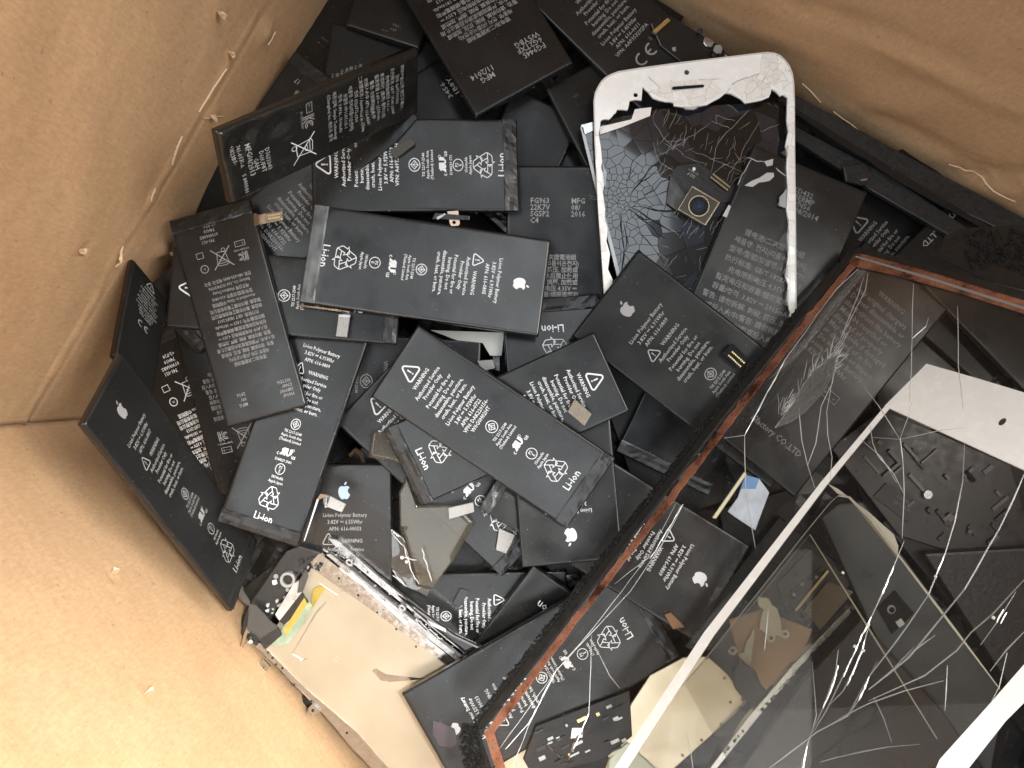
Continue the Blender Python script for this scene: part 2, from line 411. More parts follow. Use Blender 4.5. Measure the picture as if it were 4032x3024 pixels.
def recycle_mark(x, y, r, w=0.3, filled=False):
    k = Ink()
    def R(p, a, m=1): c, s_ = math.cos(a), math.sin(a); return (x + r * (p[0] * c - p[1] * s_), y + r * (p[0] * s_ + p[1] * c))
    for i in range(3):
        a = -i * 2 * math.pi / 3
        body = [(-0.62, 0.34), (-0.30, 0.86), (-0.18, 0.95), (0.22, 0.95), (0.34, 0.86), (0.52, 0.56), (0.68, 0.66), (0.50, 0.16), (0.02, 0.26), (0.20, 0.37), (0.02, 0.62), (-0.30, 0.14)]
        B = [R(p, a) for p in body]
        if filled: k.poly(B)
        else:
            k.stroke(B, w, True); k.stroke([R((-0.18, 0.95), a), R((0.02, 0.62), a)], w)
    return k
def pse(k, x, y, r):
    k.circ(x, y, r, 0.28); k.text('PS', x, y + r * .3, r * .85); k.text('E', x, y - r * .42, r * .85)
def tis(k, x, y, r):
    k.circ(x, y, r, 0.3); q = r * .68
    k.stroke([(x, y + q), (x + q, y), (x, y - q), (x - q, y)], .26, True); k.stroke([(x, y + q), (x, y - q)], .24)
    k.stroke([(x - q * .6, y - q * .3), (x, y + q * .3), (x + q * .6, y - q * .3)], .24)
def ru(k, x, y, s=1.0):
    k.text('R', x - 1.5 * s, y, 5.0 * s, sx=0.9, mirror=True); k.text('U', x + 1.2 * s, y, 5.0 * s, sx=0.95)
    for d in (0.28, -0.28, .45): k.text('R', x - 1.5 * s + d, y, 5.0 * s, sx=0.9, mirror=True); k.text('U', x + 1.2 * s + d, y, 5.0 * s, sx=0.95)
    k.text('c', x - 4.2 * s, y - 1.1 * s, 3.0 * s); k.text('us', x + 4.6 * s, y - 1.3 * s, 3.0 * s); k.circ(x + 3.5 * s, y + 1.5 * s, .5, .15, 10)
def bin_mark(x, y, s):
    k = Ink(); q = s / 10
    def T(p): return (x + p[0] * q, y + p[1] * q)
    k.stroke([T((-2.6, 2.4)), T((-2.0, -2.6)), T((1.8, -2.6)), T((2.6, 2.4))], .28, True)
    k.stroke([T((-3.2, 2.6)), T((-1.5, 3.5)), T((1.8, 3.4)), T((3.0, 2.6))], .28); k.circ(*T((-1.4, -3.2)), .55 * q * 1.6, .25, 12)
    k.stroke([T((-.8, .6)), T((1.2, .6)), T((1.2, 1.4)), T((-.8, 1.4))], .22, True)
    k.stroke([T((-4.6, 4.6)), T((4.4, -4.4))], .42); k.stroke([T((-4.6, -4.4)), T((4.6, 4.6))], .42); return k
def pm_box(k, x, y, w=4.6, h=2.4, rot=0):
    k.stroke([(x - w / 2, y - h / 2), (x + w / 2, y - h / 2), (x + w / 2, y + h / 2), (x - w / 2, y + h / 2)], .26, True)
    k.text('+', x - w * .27, y, h * .8); k.text('·', x, y, h * .9); k.text('-', x + w * .3, y, h * .9)
def kc(k, x, y, s):
    k.stroke([(x - s * .5, y + s * .5), (x - s * .5, y - s * .5)], s * .09); k.stroke([(x - s * .33, y + s * .5), (x - s * .33, y - s * .5)], s * .09)
    k.stroke([(x + .0 * s, y + .5 * s), (x - .33 * s, y), (x + .0 * s, y - .5 * s)], s * .09); k.circ(x + .3 * s, y, .33 * s, s * .09, 12, 50, 310); k.circ(x + .3 * s, y, .18 * s, s * .07, 10, 50, 310)
def ce(k, x, y, s):
    k.circ(x - s * .45, y, s * .42, s * .13, 12, 70, 290); k.circ(x + s * .55, y, s * .42, s * .13, 12, 70, 290); k.stroke([(x + s * .15, y), (x + s * .5, y)], s * .12)

# y is millimetres from the portrait top of the battery
def lay_front(v='0805', wh='6.91', mah='1810mAh', e='', L=95, W=38, tislines=True):
    k = Ink(); S = 2.15
    def t(s, y, size=S): k.text(s, 0, L / 2 - y, size)
    t('Li-ion Polymer Battery', 19); t('3.82V ⎓ %sWhr' % wh, 21.6); t('APN: 616-%s' % v, 24.2)
    k.text('WARNING', 2.2, L / 2 - 28.8, S)
    t('Authorized Service', 32.0); t('Provider Only', 34.3); t('Potential for fire or', 37.0); t('burning. Do not', 39.3); t('disassemble, puncture,', 41.6); t('crush, heat, or burn.', 43.9)
    tis(k, 0, L / 2 - 50, 2.1); t('TIS 2217-2548', 53.4, 1.55); t('Apple South Asia', 55.1, 1.55); t('(Thailand) Limited', 56.9, 1.55)
    ru(k, 0, L / 2 - 61.5, .85)
    if e: t(e, 65.0, 1.5)
    pse(k, 0, L / 2 - 68.5, 2.1); t(mah, 72.0, 1.6); t('Apple Japan', 73.8, 1.6); t('Li-ion', 88.2, 4.3)
    tri = tri_mark(-6.8, L / 2 - 28.6, 2.5); return dict(text=k, tri=tri, logo=fruit_mark(0, L / 2 - 10.2, 6.2), rec=recycle_mark(0, L / 2 - 80.6, 4.9))
def lay_old(apn='0722', wh='5.92', vpn=('VPN: DAK220156-', 'W0G0H02HT'), mah='1560mAh', e='', L=90, W=32, wordmark=True, ces=False):
    k = Ink(); S = 2.2
    def t(s, y, size=S): k.text(s, 0, L / 2 - y, size)
    y = 12.2; t('WARNING', y)
    for s, d in (('Authorized Service', 2.9), ('Provider Only', 2.3), ('Potential for fire or', 2.8), ('burning. Do not', 2.3), ('disassemble, puncture,', 2.3), ('crush, heat, or burn.', 2.3), ('Li-ion Polymer Battery', 2.9), ('3.8V ⎓ %sWhr' % wh, 2.5), ('APN: 616-%s' % apn, 2.4), (vpn[0], 2.3), (vpn[1], 2.2)):
        y += d; t(s, y)
    if ces: ce(k, 0, L / 2 - 45.0, 5.2); return dict(text=k, tri=tri_mark(0, L / 2 - 7.2, 3.6), logo=None, rec=None)
    tis(k, 0, L / 2 - 44.5, 2.3); t('TIS 2217-2548', 48.2, 1.6); t('Apple South Asia', 50.0, 1.6); t('(Thailand) Limited', 51.8, 1.6)
    ru(k, 0, L / 2 - 56.3, .85)
    if e: t(e, 59.8, 1.5)
    pse(k, 0, L / 2 - 62.8, 2.1); t(mah, 66.2, 1.6); t('Apple Japan', 67.9, 1.6); t('Li-ion', 81.2, 4.2)
    return dict(text=k, tri=tri_mark(0, L / 2 - 7.6, 3.6), logo=None, rec=recycle_mark(0, L / 2 - 73.8, 4.8))
ZH = ['锂电池/二次鋰電池組', '제품명: 전지 (리튬이온전지)', '警告: 请勿拆解, 刺破, 挤压, 加热或', '投入火中, 严禁短路或浸水后禁止使用', '警告: 請勿拆解, 刺破, 擠壓, 加熱或', '投入火中 充电限制电压 4.35V ⎓', '标称电压和额定容量/標稱電壓和', '額定容量/정격: 3.82V ⎓ %s', '执行标准: GB/T 18287-2013', '制造商: 惠州市德赛电池有限公司', '製造商: 惠州市德賽電池有限公司', 'Assembled in China 中国制造', '型号/型號/모델명: 616-%s', '제조업체: Huizhou Desay', 'Battery Co., Ltd 1ICP4/39/96', '전화: 080-333-4000 제조국: 중국']
def lay_back(mfg=('MFG', '09/', '2016'), code=('FWNF', '5MW87', 'E748P', 'W5TD0'), mah='1810mAh', apn='0805', L=95, W=38, y0=26, pitch=2.5, size=2.0, tail=True, rows=16, zy=10):
    k = Ink()
    for i, s in enumerate(code): k.text(s, -W * .40, L / 2 - zy - (i - 1.5) * 2.1, 2.1, align='l')
    for i, s in enumerate(mfg): k.text(s, W * .17, L / 2 - zy - (i - 1) * 2.3, 2.2, align='l')
    for i, s in enumerate(ZH[:rows]):
        if '%s' in s: s = s % (mah if 'V' in s else apn)
        k.text(s, 0, L / 2 - y0 - i * pitch, size, sx=0.82)
    yb = y0 + rows * pitch + 5.2
    if tail:
        kc(k, -9.5, L / 2 - yb, 4.2); pm_box(k, -9.5, L / 2 - yb - 6, 4.6, 2.3); k.text('YU12246-14002', -9.5, L / 2 - yb - 3.2, 1.2); k.circ(9, L / 2 - yb + 1, 1.7, .35); k.text('PS', 9, L / 2 - yb + 1, 1.2)
        k.stroke([(8, L / 2 - yb - 6.5), (11, L / 2 - yb - 6.5), (11, L / 2 - yb - 4), (8, L / 2 - yb - 4)], .25, True)
        for i, s in enumerate(('741-021', '01WHAR5', '74H10', '+2-P24')): k.text(s, 4 - i * .8, L / 2 - yb - 10.5 - i * 2.3, 2.1)
    return dict(text=k, tri=None, logo=None, rec=bin_mark(0, L / 2 - yb - 2, 10) if tail else None, recname='crossed_bin_symbol')
def lay_lines(lines, L, W, size=2.2, rec=None, tri=None, logo=None, recname='recycling_symbol'):
    k = Ink()
    for ln in lines:
        s, x, y = ln[:3]; k.text(s, x, L / 2 - y, ln[3] if len(ln) > 3 else size, align=ln[4] if len(ln) > 4 else 'c')
    return dict(text=k, tri=tri, logo=logo, rec=rec, recname=recname)

# ------------------------------------------------------------ the battery
def disp_fun(seed, amp, wl):
    amp *= 1.5
    o = Vector((seed * 3.7, seed * 1.3, seed))
    def f(x, y): return amp * (noise.noise(Vector((x / wl, y / wl, 0)) + o) + 0.35 * noise.noise(Vector((x / wl * 2.3, y / wl * 2.3, 5)) + o))
    return f
def crumple_fun(seed, amp):
    o = Vector((seed * 3.7, seed * 1.3, seed))
    def f(x, y):
        e = max(0.15, min(1, (abs(y) / 0.016) ** 1.5)); 
        r = 1 - abs(noise.noise(Vector((x / .007, y / .016, 0)) + o)) * 2
        return amp * (e * 0.8 * r + noise.noise(Vector((x / .02, y / .02, 3)) + o))
    return f
_seed = [0]
TXT_SCALE_REF = {}
def battery(px, layout, label, T=0.0036, tilt=0.11, fixed=None, mat=None, ink=None, flap=True, crumple=0.0, group='loose phone batteries in the box', lift=0.0, L0=None, W0=None, r=0.0009, flapmat=None, bent=False):
    """px: portrait TL, TR, BR, BL of the top face in the photograph"""
    _seed[0] += 1; sd = _seed[0]
    pl = settle(px, T, tilt, fixed, lift)
    P = [pl.at(*p) for p in px]
    c = sum(P, Vector()) / 4; n = pl.n; u = ((P[1] - P[0]) + (P[2] - P[3])).normalized(); v0 = ((P[0] - P[3]) + (P[1] - P[2])).normalized(); u = (u + v0.cross(n) * 1.6).normalized(); v = n.cross(u).normalized(); u = v.cross(n)
    W = ((P[1] - P[0]).length + (P[2] - P[3]).length) / 2; L = ((P[0] - P[3]).length + (P[1] - P[2]).length) / 2
    M3 = Matrix((u, v, n)).transposed()
    root = thing('battery', label, 'battery', c, group, M3)
    df = crumple_fun(sd, crumple) if crumple else disp_fun(sd, 0.00016, 0.028)
    hw, hl = W / 2, L / 2
    ed = [0, .00012, .0003, .0006, .0010, .0016]; st = 0.0016 if crumple else 0.006
    def axis(h):
        k = max(2, int((2 * h - .0032) / st)); mid = [-h + .0016 + (2 * h - .0032) * i / k for i in range(1, k)]
        return [-h + e for e in ed] + mid + [h - e for e in reversed(ed)]
    xs, ys = axis(hw), axis(hl)
    def edge(d): d = min(d, r); return math.sqrt(max(0, r * r - (r - d) ** 2)) - r
    def zt(x, y):
        dx, dy = hw - abs(x), hl - abs(y)
        cx, cy = max(0, r - dx), max(0, r - dy); q = min(1, math.hypot(cx, cy) / r)
        f = min(1, min(dx, dy) / 0.002)
        return -r + r * math.sqrt(max(0, 1 - q * q)) + df(x, y) * f
    V, Fc = [], []; nx, ny = len(xs), len(ys)
    for x in xs:
        for y in ys:
            sk = (1 - .0012 * 0); V.append((x, y, zt(x, y)))
    for i in range(nx - 1):
        for j in range(ny - 1):
            a = i * ny + j; Fc.append((a, a + ny, a + ny + 1, a + 1))
    border = [i * ny for i in range(nx)] + [(nx - 1) * ny + j for j in range(1, ny)] + [i * ny + ny - 1 for i in range(nx - 2, -1, -1)] + [j for j in range(ny - 2, 0, -1)]
    b0 = len(V)
    for b in border: x, y, z = V[b]; V.append((x * .999, y * .9995, -T + .0004))
    m = len(border)
    for i in range(m): j = (i + 1) % m; Fc.append((border[j], border[i], b0 + i, b0 + j))
    Fc.append(tuple(reversed([b0 + i for i in range(m)])))
    mesh_obj('cell', V, Fc, mat or BLACK, root, smooth=True)
    if flap:       # the folded seal across the portrait bottom
        fl = 0.0052; V, Fc = [], []; n1 = 20
        prof = [(-.0006, -.0007), (-.0001, .00012), (fl * .30, .00034), (fl * .62, .00030), (fl - .0006, .00042), (fl, .00030), (fl + .0002, -.00005)]
        for i in range(n1 + 1):
            x = -hw + .0003 + (W - .0006) * i / n1
            for (py, pz) in prof: V.append((x, -hl + .0003 + py, pz + .00030 * noise.noise(Vector((x * 260 + sd, py * 500, sd)))))
        q = len(prof)
        for i in range(n1):
            for j in range(q - 1): a = i * q + j; Fc.append((a, a + q, a + q + 1, a + 1))
        mesh_obj('seal_flap', V, Fc, flapmat or FLAPM, root, smooth=False)
    if layout:
        Lr, Wr = L0 or 95, W0 or 38; sx, sy = W / (Wr * .001), L / (Lr * .001)
        for key, nm in (('text', 'printed_text'), ('tri', 'warning_triangle'), ('logo', 'printed_logo'), ('rec', layout.get('recname', 'recycling_symbol'))):
            k = layout.get(key)
            if not k or not k.V: continue
            vv = []
            for a, b in k.V:
                x, y = a * .001 * sx, b * .001 * sy
                x = max(-hw + .0011, min(hw - .0011, x)); y = max(-hl + .001, min(hl - .001, y))
                f = min(1, min(hw - abs(x), hl - abs(y)) / 0.002)
                vv.append((x, y, df(x, y) * f + (.00022 if crumple else .00007)))
            mesh_obj(nm, vv, k.F, ink or PRINT_W, root)
    if bent:      # a pouch pulled out of square: follow its two edge directions
        e1 = ((P[1] - P[0]) + (P[2] - P[3])).normalized(); e2 = ((P[0] - P[3]) + (P[1] - P[2])).normalized(); a1, b1, a2, b2 = e1.dot(u), e1.dot(v), e2.dot(u), e2.dot(v)
        for ch in root.children:
            for q in ch.data.vertices: x, y = q.co.x, q.co.y; q.co.x, q.co.y = x * a1 + y * a2, x * b1 + y * b2
    return root, pl
def pad(root, pl, px, mat=None, h=0.0028, T=0.0016, name='connector', flexpx=None, flexmat=None):
    o = slab(name, px, pl, T, mat or FOAM, None, h)
    M = root.matrix_world.inverted(); loc = o.location.copy()
    for v in o.data.vertices: v.co = M @ (v.co + loc)
    o.location = (0, 0, 0); o.parent = root
    md = o.modifiers.new('bevel', 'BEVEL'); md.width = 0.0002; md.segments = 2
    if flexpx:
        V, Fc = [], []
        for i, ((x0, y0, h0), (x1, y1, h1)) in enumerate(flexpx):
            V += [M @ pl.at(x0, y0, h0), M @ pl.at(x1, y1, h1)]
        for i in range(len(flexpx) - 1): Fc.append((2 * i, 2 * i + 1, 2 * i + 3, 2 * i + 2))
        f = mesh_obj('connector_flex', V, Fc, flexmat or CHROME, root); f.parent = o
        md = f.modifiers.new('thick', 'SOLIDIFY'); md.thickness = 0.00025
    return o
def rebase(o, root):
    """hand a part built in world space to a battery's frame"""
    M = root.matrix_world.inverted(); loc = o.location.copy()
    for v in o.data.vertices: v.co = M @ (v.co + loc)
    o.location = (0, 0, 0); o.parent = root; return o

# ------------------------------------------------------------ the cardboard box
def line_at(p, q, z): 
    pl = Plane(z); a, b = pl.at(*p), pl.at(*q); return Vector((a.x, a.y)), Vector((b.x, b.y))
def isect(l1, l2):
    (a, b), (c, d) = l1, l2; r_ = b - a; s = d - c; t = ((c - a).x * s.y - (c - a).y * s.x) / (r_.x * s.y - r_.y * s.x); return a + r_ * t
lA = line_at((1260, 0), (330, 1620), 0.024); lC = line_at((2650, 0), (4032, 905), 0.016); lB = line_at((338, 1700), (900, 2420), 0.026)
nA = Vector((lA[1] - lA[0]).normalized()); perp = Vector((nA.y, -nA.x))
if perp.x < 0: perp = -perp
lD = (lA[0] + perp * 0.47, lA[1] + perp * 0.47)
cAB, cAC, cBD, cCD = isect(lA, lB), isect(lA, lC), isect(lB, lD), isect(lC, lD)
inset = Vector((0, 0))
OFFS = {}
def wall(name, p, q, height, seed, label, creases=(), dents=(), T=0.004, bulge=0.0):
    d = q - p; Ln = d.length; d = d.normalized(); nrm = Vector((-d.y, d.x))     # p->q keeps the inside on the left
    nu, nv = int(Ln / 0.0022), int(height / 0.0022); V, Fc = [], []
    def offs(s, z):
            o = 0.0011 * noise.noise(Vector((s * 8, z * 8, seed))) + 0.00016 * noise.noise(Vector((s * 45, z * 45, seed + 4)))
            o += bulge * math.sin(math.pi * s / Ln)
            for (cz, amp, wd, wob) in creases:
                zz = cz + wob * noise.noise(Vector((s * 16, 0, seed + 9))) ; e = (z - zz) / wd
                rough = 0.75 + 1.2 * abs(noise.noise(Vector((s * 70, 2, seed))))
                o += amp * rough * math.exp(-e * e) - amp * 0.9 * math.exp(-((z - zz + wd * 1.7) / wd) ** 2)
            for (ds, dz, dr, da, el, an) in dents:
                xx, yy = s - ds, z - dz; c, sn = math.cos(an), math.sin(an); a, b = xx * c + yy * sn, (-xx * sn + yy * c) * el
                g = (a * a + b * b) / (dr * dr)
                if g < 6: o += da * math.exp(-g) * (1 + (0.6 if dr < .008 else 0.0) * noise.noise(Vector((s * 300, z * 300, 1))))
            o += 0.00005 * math.sin(s * 2 * math.pi / .0078)
            return o
    OFFS[(round(p.x, 4), round(p.y, 4))] = offs
    for i in range(nu + 1):
        for j in range(nv + 1):
            s, z = Ln * i / nu, height * j / nv; o = offs(s, z)
            b2 = p + d * s + nrm * o; V.append((b2.x, b2.y, z))
    for i in range(nu):
        for j in range(nv):
            a = i * (nv + 1) + j; Fc.append((a, a + 1, a + nv + 2, a + nv + 1))
    cen = ((p.x + q.x) / 2, (p.y + q.y) / 2, 0)
    ob = mesh_obj(name, V, Fc, CARD, None, cen, smooth=True); ob.location = cen
    md = ob.modifiers.new('thick', 'SOLIDIFY'); md.thickness = T; md.offset = -1
    return ob
box = thing('cardboard_box', 'open brown corrugated cardboard box holding all the scrap, seen from above', 'cardboard box', ((cAB.x + cCD.x) / 2, (cAB.y + cCD.y) / 2, 0))
def wpar(o): 
    loc = o.location.copy(); o.parent = box; o.location = loc - box.location
    return o
HB = 0.235
def uv_on(l0, l1, px, py):          # where the ray of a pixel meets a vertical wall: (distance along, height)
    dx, dy = ray(px, py); d = (l1 - l0).normalized(); n_ = Vector((-d.y, d.x)); t = (l0.dot(n_)) / (dx * n_.x + dy * n_.y)
    return Vector((dx * t, dy * t)).dot(d) - l0.dot(d), H - t
def dent(l0, l1, px, py, r_, a, el=1.0, an=0.0): s, z = uv_on(l0, l1, px, py); return (s, z, r_, a, el, an)
sA, zA = uv_on(cAC, cAB, 640, 720)
wA = wpar(wall('wall', cAC, cAB, HB, 1.0, '', creases=[(zA, 0.0011, 0.0010, 0.004)],
    dents=[dent(cAC, cAB, 320, 985, .0022, -.0022, 1.6, .5), dent(cAC, cAB, 900, 205, .0016, -.0016, 1.8, .9), dent(cAC, cAB, 845, 450, .0015, .002, 2.5, .6), dent(cAC, cAB, 1050, 130, .004, .0016), dent(cAC, cAB, 640, 975, .0035, .0030, 1.0), dent(cAC, cAB, 130, 420, .012, -.0011, .18, 1.2), dent(cAC, cAB, 60, 560, .012, .0011, .16, 1.1), dent(cAC, cAB, 760, 130, .010, -.0008, .2, 1.0), dent(cAC, cAB, 690, 150, .0018, -.0010, 4.0, .4), dent(cAC, cAB, 330, 800, .010, .0009, .2, .9)]))
wB = wpar(wall('wall', cAB, cBD, HB, 5.0, '', creases=[],
    dents=[dent(cAB, cBD, 440, 2262, .0020, -.002, 1.5), dent(cAB, cBD, 380, 2275, .0010, .001, 1.0), dent(cAB, cBD, 560, 2740, .0022, .001, 2), dent(cAB, cBD, 120, 1860, .010, .0008, .2, .1)], bulge=0.0))
wC = wpar(wall('wall', cCD, cAC, HB, 9.0, '', creases=[],
    dents=[dent(cCD, cAC, 3900, 680, .0055, -.0022, .22, .5), dent(cCD, cAC, 3930, 730, .010, .0018, .4, .4), dent(cCD, cAC, 3350, 420, .009, .0014, .18, .5), dent(cCD, cAC, 3250, 60, .007, -.0014, .2, 1.1), dent(cCD, cAC, 3720, 300, .006, .0012, .2, 1.3), dent(cCD, cAC, 3590, 520, .007, -.0014, .25, 1.3), dent(cCD, cAC, 2980, 130, .005, .0010, .2, 1.2)]))
wD = wpar(wall('wall', cBD, cCD, HB, 13.0, ''))
fl_o = mesh_obj('floor_panel', [(cAB.x, cAB.y, 0), (cBD.x, cBD.y, 0), (cCD.x, cCD.y, 0), (cAC.x, cAC.y, 0), (cAB.x, cAB.y, -.004), (cBD.x, cBD.y, -.004), (cCD.x, cCD.y, -.004), (cAC.x, cAC.y, -.004)],
    [(0, 1, 2, 3), (7, 6, 5, 4), (0, 4, 5, 1), (1, 5, 6, 2), (2, 6, 7, 3), (3, 7, 4, 0)], CARD, None); wpar(fl_o)
# torn flecks of paper standing on the walls
def fleck(l0, l1, px, py, size, seed):
    s, z = uv_on(l0, l1, px, py); d = (l1 - l0).normalized(); nn = Vector((-d.y, d.x)); random.seed(seed)
    c = l0 + d * s; V = []; k = 9; o0 = OFFS[(round(l0.x, 4), round(l0.y, 4))](s, z) - .0012
    c = c + nn * o0
    for i in range(k):
        a = 2 * math.pi * i / k; r_ = size * random.uniform(.45, 1.1); q = c + d * (r_ * math.cos(a) * .7) + nn * (.0030 + random.uniform(0, .0016)); V.append((q.x, q.y, z + r_ * math.sin(a)))
    q = c + nn * .0048; V.append((q.x, q.y, z)); q = c + nn * .001; V.append((q.x, q.y, z))
    Fc = [(i, (i + 1) % k, k) for i in range(k)] + [((i + 1) % k, i, k + 1) for i in range(k)]
    o = mesh_obj('paper_tear', V, Fc, PULP, box, box.location)
    return o
for l0, l1, x, y, s_, sd in ((cAC, cAB, 320, 985, .0022, 1), (cAC, cAB, 905, 207, .0016, 2), (cAC, cAB, 650, 985, .0016, 3), (cAC, cAB, 830, 455, .0020, 4), (cAB, cBD, 447, 2258, .0023, 5), (cAB, cBD, 560, 2738, .0012, 6), (cAC, cAB, 860, 45, .0026, 7)): fleck(l0, l1, x, y, s_, sd)
def worn(l0, l1, pts, wmax, seed):
    """a scuffed pale strip of paper along the fold, following the wall's surface"""
    random.seed(seed); d = (l1 - l0).normalized(); nn = Vector((-d.y, d.x)); f = OFFS[(round(l0.x, 4), round(l0.y, 4))]; V, Fc = [], []; n = 26
    for i in range(n + 1):
        t = i / n * (len(pts) - 1); k = min(int(t), len(pts) - 2); t -= k; x = pts[k][0] * (1 - t) + pts[k + 1][0] * t; y = pts[k][1] * (1 - t) + pts[k + 1][1] * t
        s, z = uv_on(l0, l1, x, y); wd = wmax * math.sin(math.pi * (i + .3) / (n + .6)) * random.uniform(.35, 1)
        for sg, up in ((-1, .0001), (0, .0006), (1, .0001)):
            zz = z + sg * wd / 2; q = l0 + d * s + nn * (f(s, zz) + up + .0003); V.append((q.x, q.y, zz))
    for i in range(n):
        for j in (0, 1): a = i * 3 + j; Fc.append((a, a + 3, a + 4, a + 1))
    mesh_obj('worn_fold', V, Fc, PULP, box, box.location)
for i, (pts, wm) in enumerate((([(890, 268), (840, 345), (782, 440)], .0012), ([(716, 536), (695, 590), (676, 648)], .0022), ([(480, 965), (450, 1050)], .0016), ([(800, 468), (840, 460), (880, 455)], .0012), ([(1080, 120), (1050, 175)], .0010), ([(610, 740), (590, 790)], .0007))): worn(cAC, cAB, pts, wm, i)
for i, (pts, wm) in enumerate((([(3740, 640), (3860, 690), (4010, 775)], .0010), ([(3290, 425), (3400, 520)], .0006), ([(3160, 325), (3240, 395)], .0006))): worn(cCD, cAC, pts, wm, 20 + i)
random.seed(11)

# ------------------------------------------------------------ the heap under everything (reads as one mass)
def heap():
    global HM
    V, Fc = [], []; poly = [cAB, cBD, cCD, cAC]; ctr = sum(poly, Vector((0, 0))) / 4
    def ins(p): return all((poly[(i + 1) % 4] - poly[i]).x * (p - poly[i]).y - (poly[(i + 1) % 4] - poly[i]).y * (p - poly[i]).x > 0 for i in range(4))
    n = 0
    for k in range(2600):
        c = Vector((random.uniform(-.25, .34), random.uniform(-.34, .3)))
        a = random.uniform(0, math.pi); L, W = random.uniform(.08, .1), random.uniform(.032, .042); u = Vector((math.cos(a), math.sin(a))); v = Vector((-u.y, u.x))
        cs = [c + u * (L / 2 * i) + v * (W / 2 * j) for i, j in ((-1, -1), (1, -1), (1, 1), (-1, 1))]
        if not all(ins(q) for q in cs): continue
        m = inside([(q.x, q.y) for q in cs]); h = HM[m]
        if not len(h) or h.max() > 0.009: continue
        z = h.max() + .0002; HM[m] = z + .0038; b = len(V); n += 1
        for zz, sh in ((z, 0), (z + .0032, 0), (z + .0038, .0006)):
            for q in cs: q2 = q + (c - q).normalized() * sh; V.append((q2.x, q2.y, zz))
        Fc += [(b + 3, b + 2, b + 1, b)] + [(b + i, b + (i + 1) % 4, b + 4 + (i + 1) % 4, b + 4 + i) for i in range(4)] + [(b + 4 + i, b + 4 + (i + 1) % 4, b + 8 + (i + 1) % 4, b + 8 + i) for i in range(4)] + [(b + 8, b + 9, b + 10, b + 11)]
    for k in range(2500):
        c = Vector((random.uniform(-.25, .34), random.uniform(-.34, .3))); a = random.uniform(0, math.pi); L, W = random.uniform(.018, .04), random.uniform(.010, .018); u = Vector((math.cos(a), math.sin(a))); v = Vector((-u.y, u.x))
        cs = [c + u * (L / 2 * i) + v * (W / 2 * j) for i, j in ((-1, -1), (1, -1), (1, 1), (-1, 1))]
        if not all(ins(q) for q in cs): continue
        m = inside([(q.x, q.y) for q in cs]); h = HM[m]
        if not len(h) or h.max() > 0.0075: continue
        z = h.max() + .0002; HM[m] = z + .003; b = len(V)
        for zz in (z, z + .003):
            for q in cs: V.append((q.x, q.y, zz))
        Fc += [(b + 3, b + 2, b + 1, b), (b + 4, b + 5, b + 6, b + 7)] + [(b + i, b + (i + 1) % 4, b + 4 + (i + 1) % 4, b + 4 + i) for i in range(4)]
    N1 = 90; b = len(V)  # dark uneven sheet added so the gaps between batteries stay black
    for i in range(N1 + 1):
        for j in range(N1 + 1):
            q = (poly[0] * (1 - i / N1) + poly[1] * (i / N1)) * (1 - j / N1) + (poly[3] * (1 - i / N1) + poly[2] * (i / N1)) * (j / N1); q = ctr + (q - ctr) * .985
            V.append((q.x, q.y, .0045 + .003 * noise.noise(Vector((q.x * 90, q.y * 90, 0)))))
    for i in range(N1):
        for j in range(N1): a = b + i * (N1 + 1) + j; Fc.append((a, a + N1 + 1, a + N1 + 2, a + 1))
    o = mesh_obj('battery_heap', V, Fc, BLACK_D, None); tag(o, 'dark heap of black batteries at the bottom of the box, under all the others', 'batteries', None, 'stuff')
heap()
HM[:] = np.maximum(HM, 0.0)

def ext(a, b, W, L):
    """portrait corners from the portrait top-left a and top-right b, length L px downwards"""
    ux, uy = b[0] - a[0], b[1] - a[1]; q = math.hypot(ux, uy); dx, dy = -uy / q * L, ux / q * L
    return [a, b, (b[0] + dx, b[1] + dy), (a[0] + dx, a[1] + dy)]
LONG = 'loose phone batteries in the box'
# ---------------- low layer
B = {}
def bat(key, *a, **k): B[key] = battery(*a, **k); return B[key]
ce_lay = lay_lines([('VPN: LD140', 7, 68, 2.4)], 90, 32); ce(ce_lay['text'], 3, 45 - 78, 7.5)
bat('ce', [(944, -123), (1184, -383), (1850, 220), (1610, 480)], ce_lay, 'battery with a big CE mark beside the crumpled battery', ink=PRINT_W, W0=32, L0=90, mat=BLACK_D)
bat('topleft', [(1420, -330), (1720, -120), (1180, 250), (1000, 80)][0:0] or [(1470, -280), (1740, -40), (1330, 420), (1180, 185)], lay_lines([('KC', 0, 66), ('R35393', -6, 74, 1.4), ('+ · -', -6, 78, 2.4), ('21CP4/32/91', 3, 60, 1.8)], 95, 38, rec=bin_mark(5, -32, 9), recname='crossed_bin_symbol'),
    'glossy wrapped battery against the left wall at the very top, crossed bin on it', mat=BLACK_G, ink=PRINT_D)
bat('smallprint', [(1840, 150), (1750, 520), (1245, 400), (1310, 130)], lay_lines([('1491APPC', 8, 88), ('锂电池', 6, 85), ('GB/T 18287', 6, 82), ('电压 4.3V', 4, 79), ('额定容量', 3, 76), ('1430mAh', 2, 73), ('限公司', 0, 70)], 95, 38, size=2.3),
    'battery tucked behind the crumpled one, printed with a slanting block of tiny grey lines', mat=BLACK_D, ink=PRINT_M, flap=False)
bat('greyqr', [(1500, -420), (1790, -230), (1650, 180), (1400, 120)], lay_lines([('741-', 5, 84, 2.6), ('+SP', 4, 87.5, 2.6), ('C O', 0, 90, 2.0)], 95, 38), 'dusty grey battery between two darker ones at the top edge, faint code 741 on it', ink=PRINT_D, flap=False)
